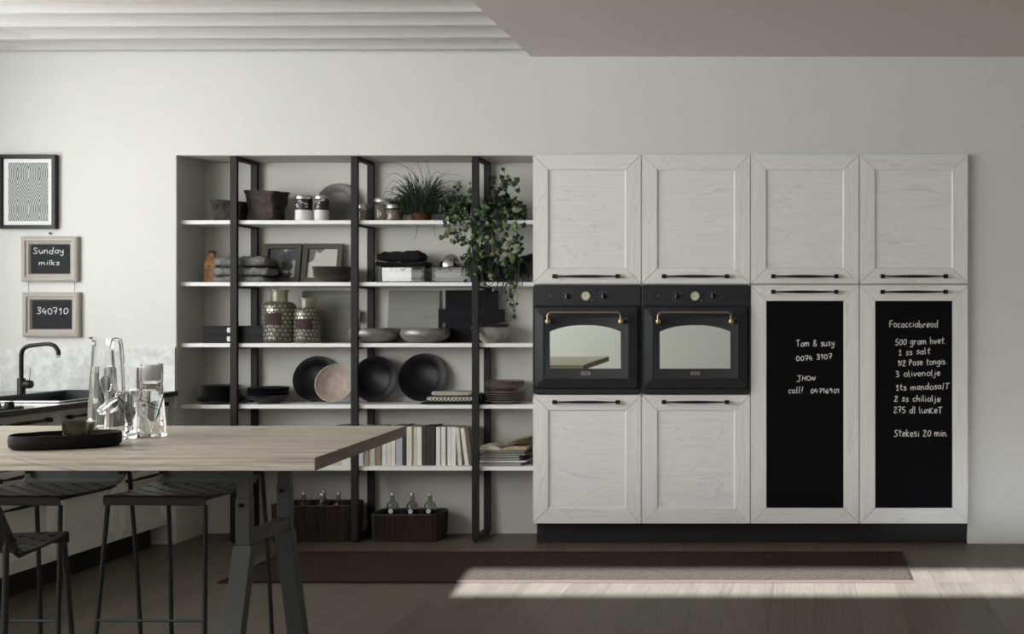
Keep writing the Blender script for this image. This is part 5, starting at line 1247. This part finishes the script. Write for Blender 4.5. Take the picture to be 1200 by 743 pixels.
# carafe with lettering
Yc = 3.86; s = Yc/F; X = PX(178, Yc); ht = PZ(426.5, Yc)-ZTT
pr = [(.043, 0), (.0445, .004), (.0445, .010), (.0335, ht-.085), (.032, ht-.066), (.0335, ht-.058), (.0335, ht)]
t = vessel('glass_carafe', 'clear glass water carafe lettered ACQUA, with white stopper', X, Yc, pr, .0028, PZ(458, Yc)-ZTT)
MB().lathe([(0, ht-.056), (.0285, ht-.056), (.0285, ht-.004), (.027, ht-.002), (0, ht-.002)], (X, Yc, ZTT), 30).build('stopper', 'stopper_white', t, smooth=True)
def carf(u, v, d):
    # lettering runs up the side: u is height, v goes to the left round the body
    z = .018+u; rr = .0445+(.0335-.0445)*(z-.010)/(ht-.095)
    a = -PI/2-.10-(v-.010)/rr; rr += .0006+d
    return Vector((X+rr*math.cos(a), Yc+rr*math.sin(a), ZTT+z))
mb = MB(); ribbons(mb, lettering('ACQUA', .128, .022, .004, 0, 2), .0062, carf, .0004); mb.build('lettering', 'label_white', t)

# ================================================================ STOOLS
def make_stool(lab):
    """local frame: front faces -Y, origin on the floor under the seat centre"""
    t = thing('bar_stool', lab, 'stool', (0, 0, 0), 'dark metal bar stools at the table')
    W = .36; zs = .638; yf = -.165
    prof = [(yf+.004, zs-.034), (yf, zs-.030), (yf, zs-.006), (yf+.006, zs)]
    ns = 9; y_end = .125
    for i in range(1, ns+1): prof.append((yf+.006+(y_end-yf-.006)*i/ns, zs-.006*math.sin(PI*i/ns)))
    for a in (20, 40, 58): prof.append((y_end+.060*math.sin(math.radians(a)), zs+.060*(1-math.cos(math.radians(a)))))
    bx, bz = prof[-1]
    for i in range(1, 6): prof.append((bx+.020*i, bz+.026*i))
    nu = 9
    bm = bmesh.new(); V = {}
    def vv(i, j):
        if (i, j) not in V:
            y, z = prof[j]; k = W/2*(1-.0*j); f = 1+(.06 if j >= 13 else .06*max(0, (j-4)/9.))
            x = (-1+2*i/nu)*W/2*f; V[(i, j)] = bm.verts.new((x, y, z))
        return V[(i, j)]
    for j in range(len(prof)-1):
        for i in range(nu):
            c = [vv(i, j), vv(i+1, j), vv(i+1, j+1), vv(i, j+1)]
            if 3 <= j <= 11 and (i+j) % 2 == 0:
                ctr = sum((q_.co for q_ in c), Vector())/4; ex_ = (c[1].co-c[0].co)/2; ey_ = (c[3].co-c[0].co)/2; n = 12; rad = .62
                ring = [bm.verts.new(ctr+ex_*rad*math.cos(2*PI*k/n)+ey_*rad*math.sin(2*PI*k/n)) for k in range(n)]
                # ring index at the four corner directions: 225, 315, 45, 135 degrees
                idx = [int(n*f_/360+.5) % n for f_ in (225, 315, 45, 135)]
                idx = [7, 10, 1, 4]
                for e_ in range(4):
                    a_, b2 = idx[e_], idx[(e_+1) % 4]; seq = []; k = a_
                    while True:
                        seq.append(ring[k])
                        if k == b2: break
                        k = (k+1) % n
                    bm.faces.new([c[e_], c[(e_+1) % 4]]+seq[::-1])
            else: bm.faces.new(c)
    me = bpy.data.meshes.new('seat_shell'); bmesh.ops.recalc_face_normals(bm, faces=bm.faces); bm.to_mesh(me); bm.free()
    me.materials.append(MAT['stool_metal'])
    o = bpy.data.objects.new('seat_shell', me); COL.objects.link(o); o.parent = t
    md = o.modifiers.new('thick', 'SOLIDIFY'); md.thickness = .004; md.offset = -1
    def leg(pts, r=.0078): MB().tube(smooth_path(pts, 4) if len(pts) > 3 else pts, r, 10).build('leg', 'stool_metal', t, smooth=True)
    for s in (-1, 1):
        leg([(s*.172, yf+.014, zs-.034), (s*.196, yf-.035, .004)])
        leg([(s*.178, .165, zs+.035), (s*.180, .190, zs+.045), (s*.182, .212, zs+.030), (s*.183, .218, zs-.02), (s*.190, .245, .30), (s*.196, .262, .004)])
        MB().tube([(s*.172, yf+.014, zs-.012), (s*.172, .120, zs-.014), (s*.176, .165, zs+.010)], .006, 8).build('seat_rail', 'stool_metal', t, smooth=True)
    MB().tube([(-.187, yf-.020, .214), (.187, yf-.020, .214)], .0048, 8).build('footrest', 'stool_metal', t, smooth=True)
    return t
s1 = make_stool('dark metal perforated bar stool behind the table, nearest the trestle'); s1.location = (-2.235, 4.085, 0); s1.rotation_euler = (0, 0, math.radians(-2))
s2 = copy_tree(s1); s2.location = (-2.735, 4.085, 0); s2['label'] = 'dark metal bar stool behind the table, nearest the left edge of the picture'; s2.rotation_euler = (0, 0, math.radians(-2))
s3 = copy_tree(s1); s3.location = (-2.262, 3.082, 0); s3['label'] = 'dark metal bar stool on the near side, cut by the lower left corner'; s3.rotation_euler = (0, 0, math.radians(191.6))
for o in (s1, s2, s3): o['group'] = 'dark metal bar stools at the table'

for o in bpy.data.objects:
    if '_w' in o: del o['_w']
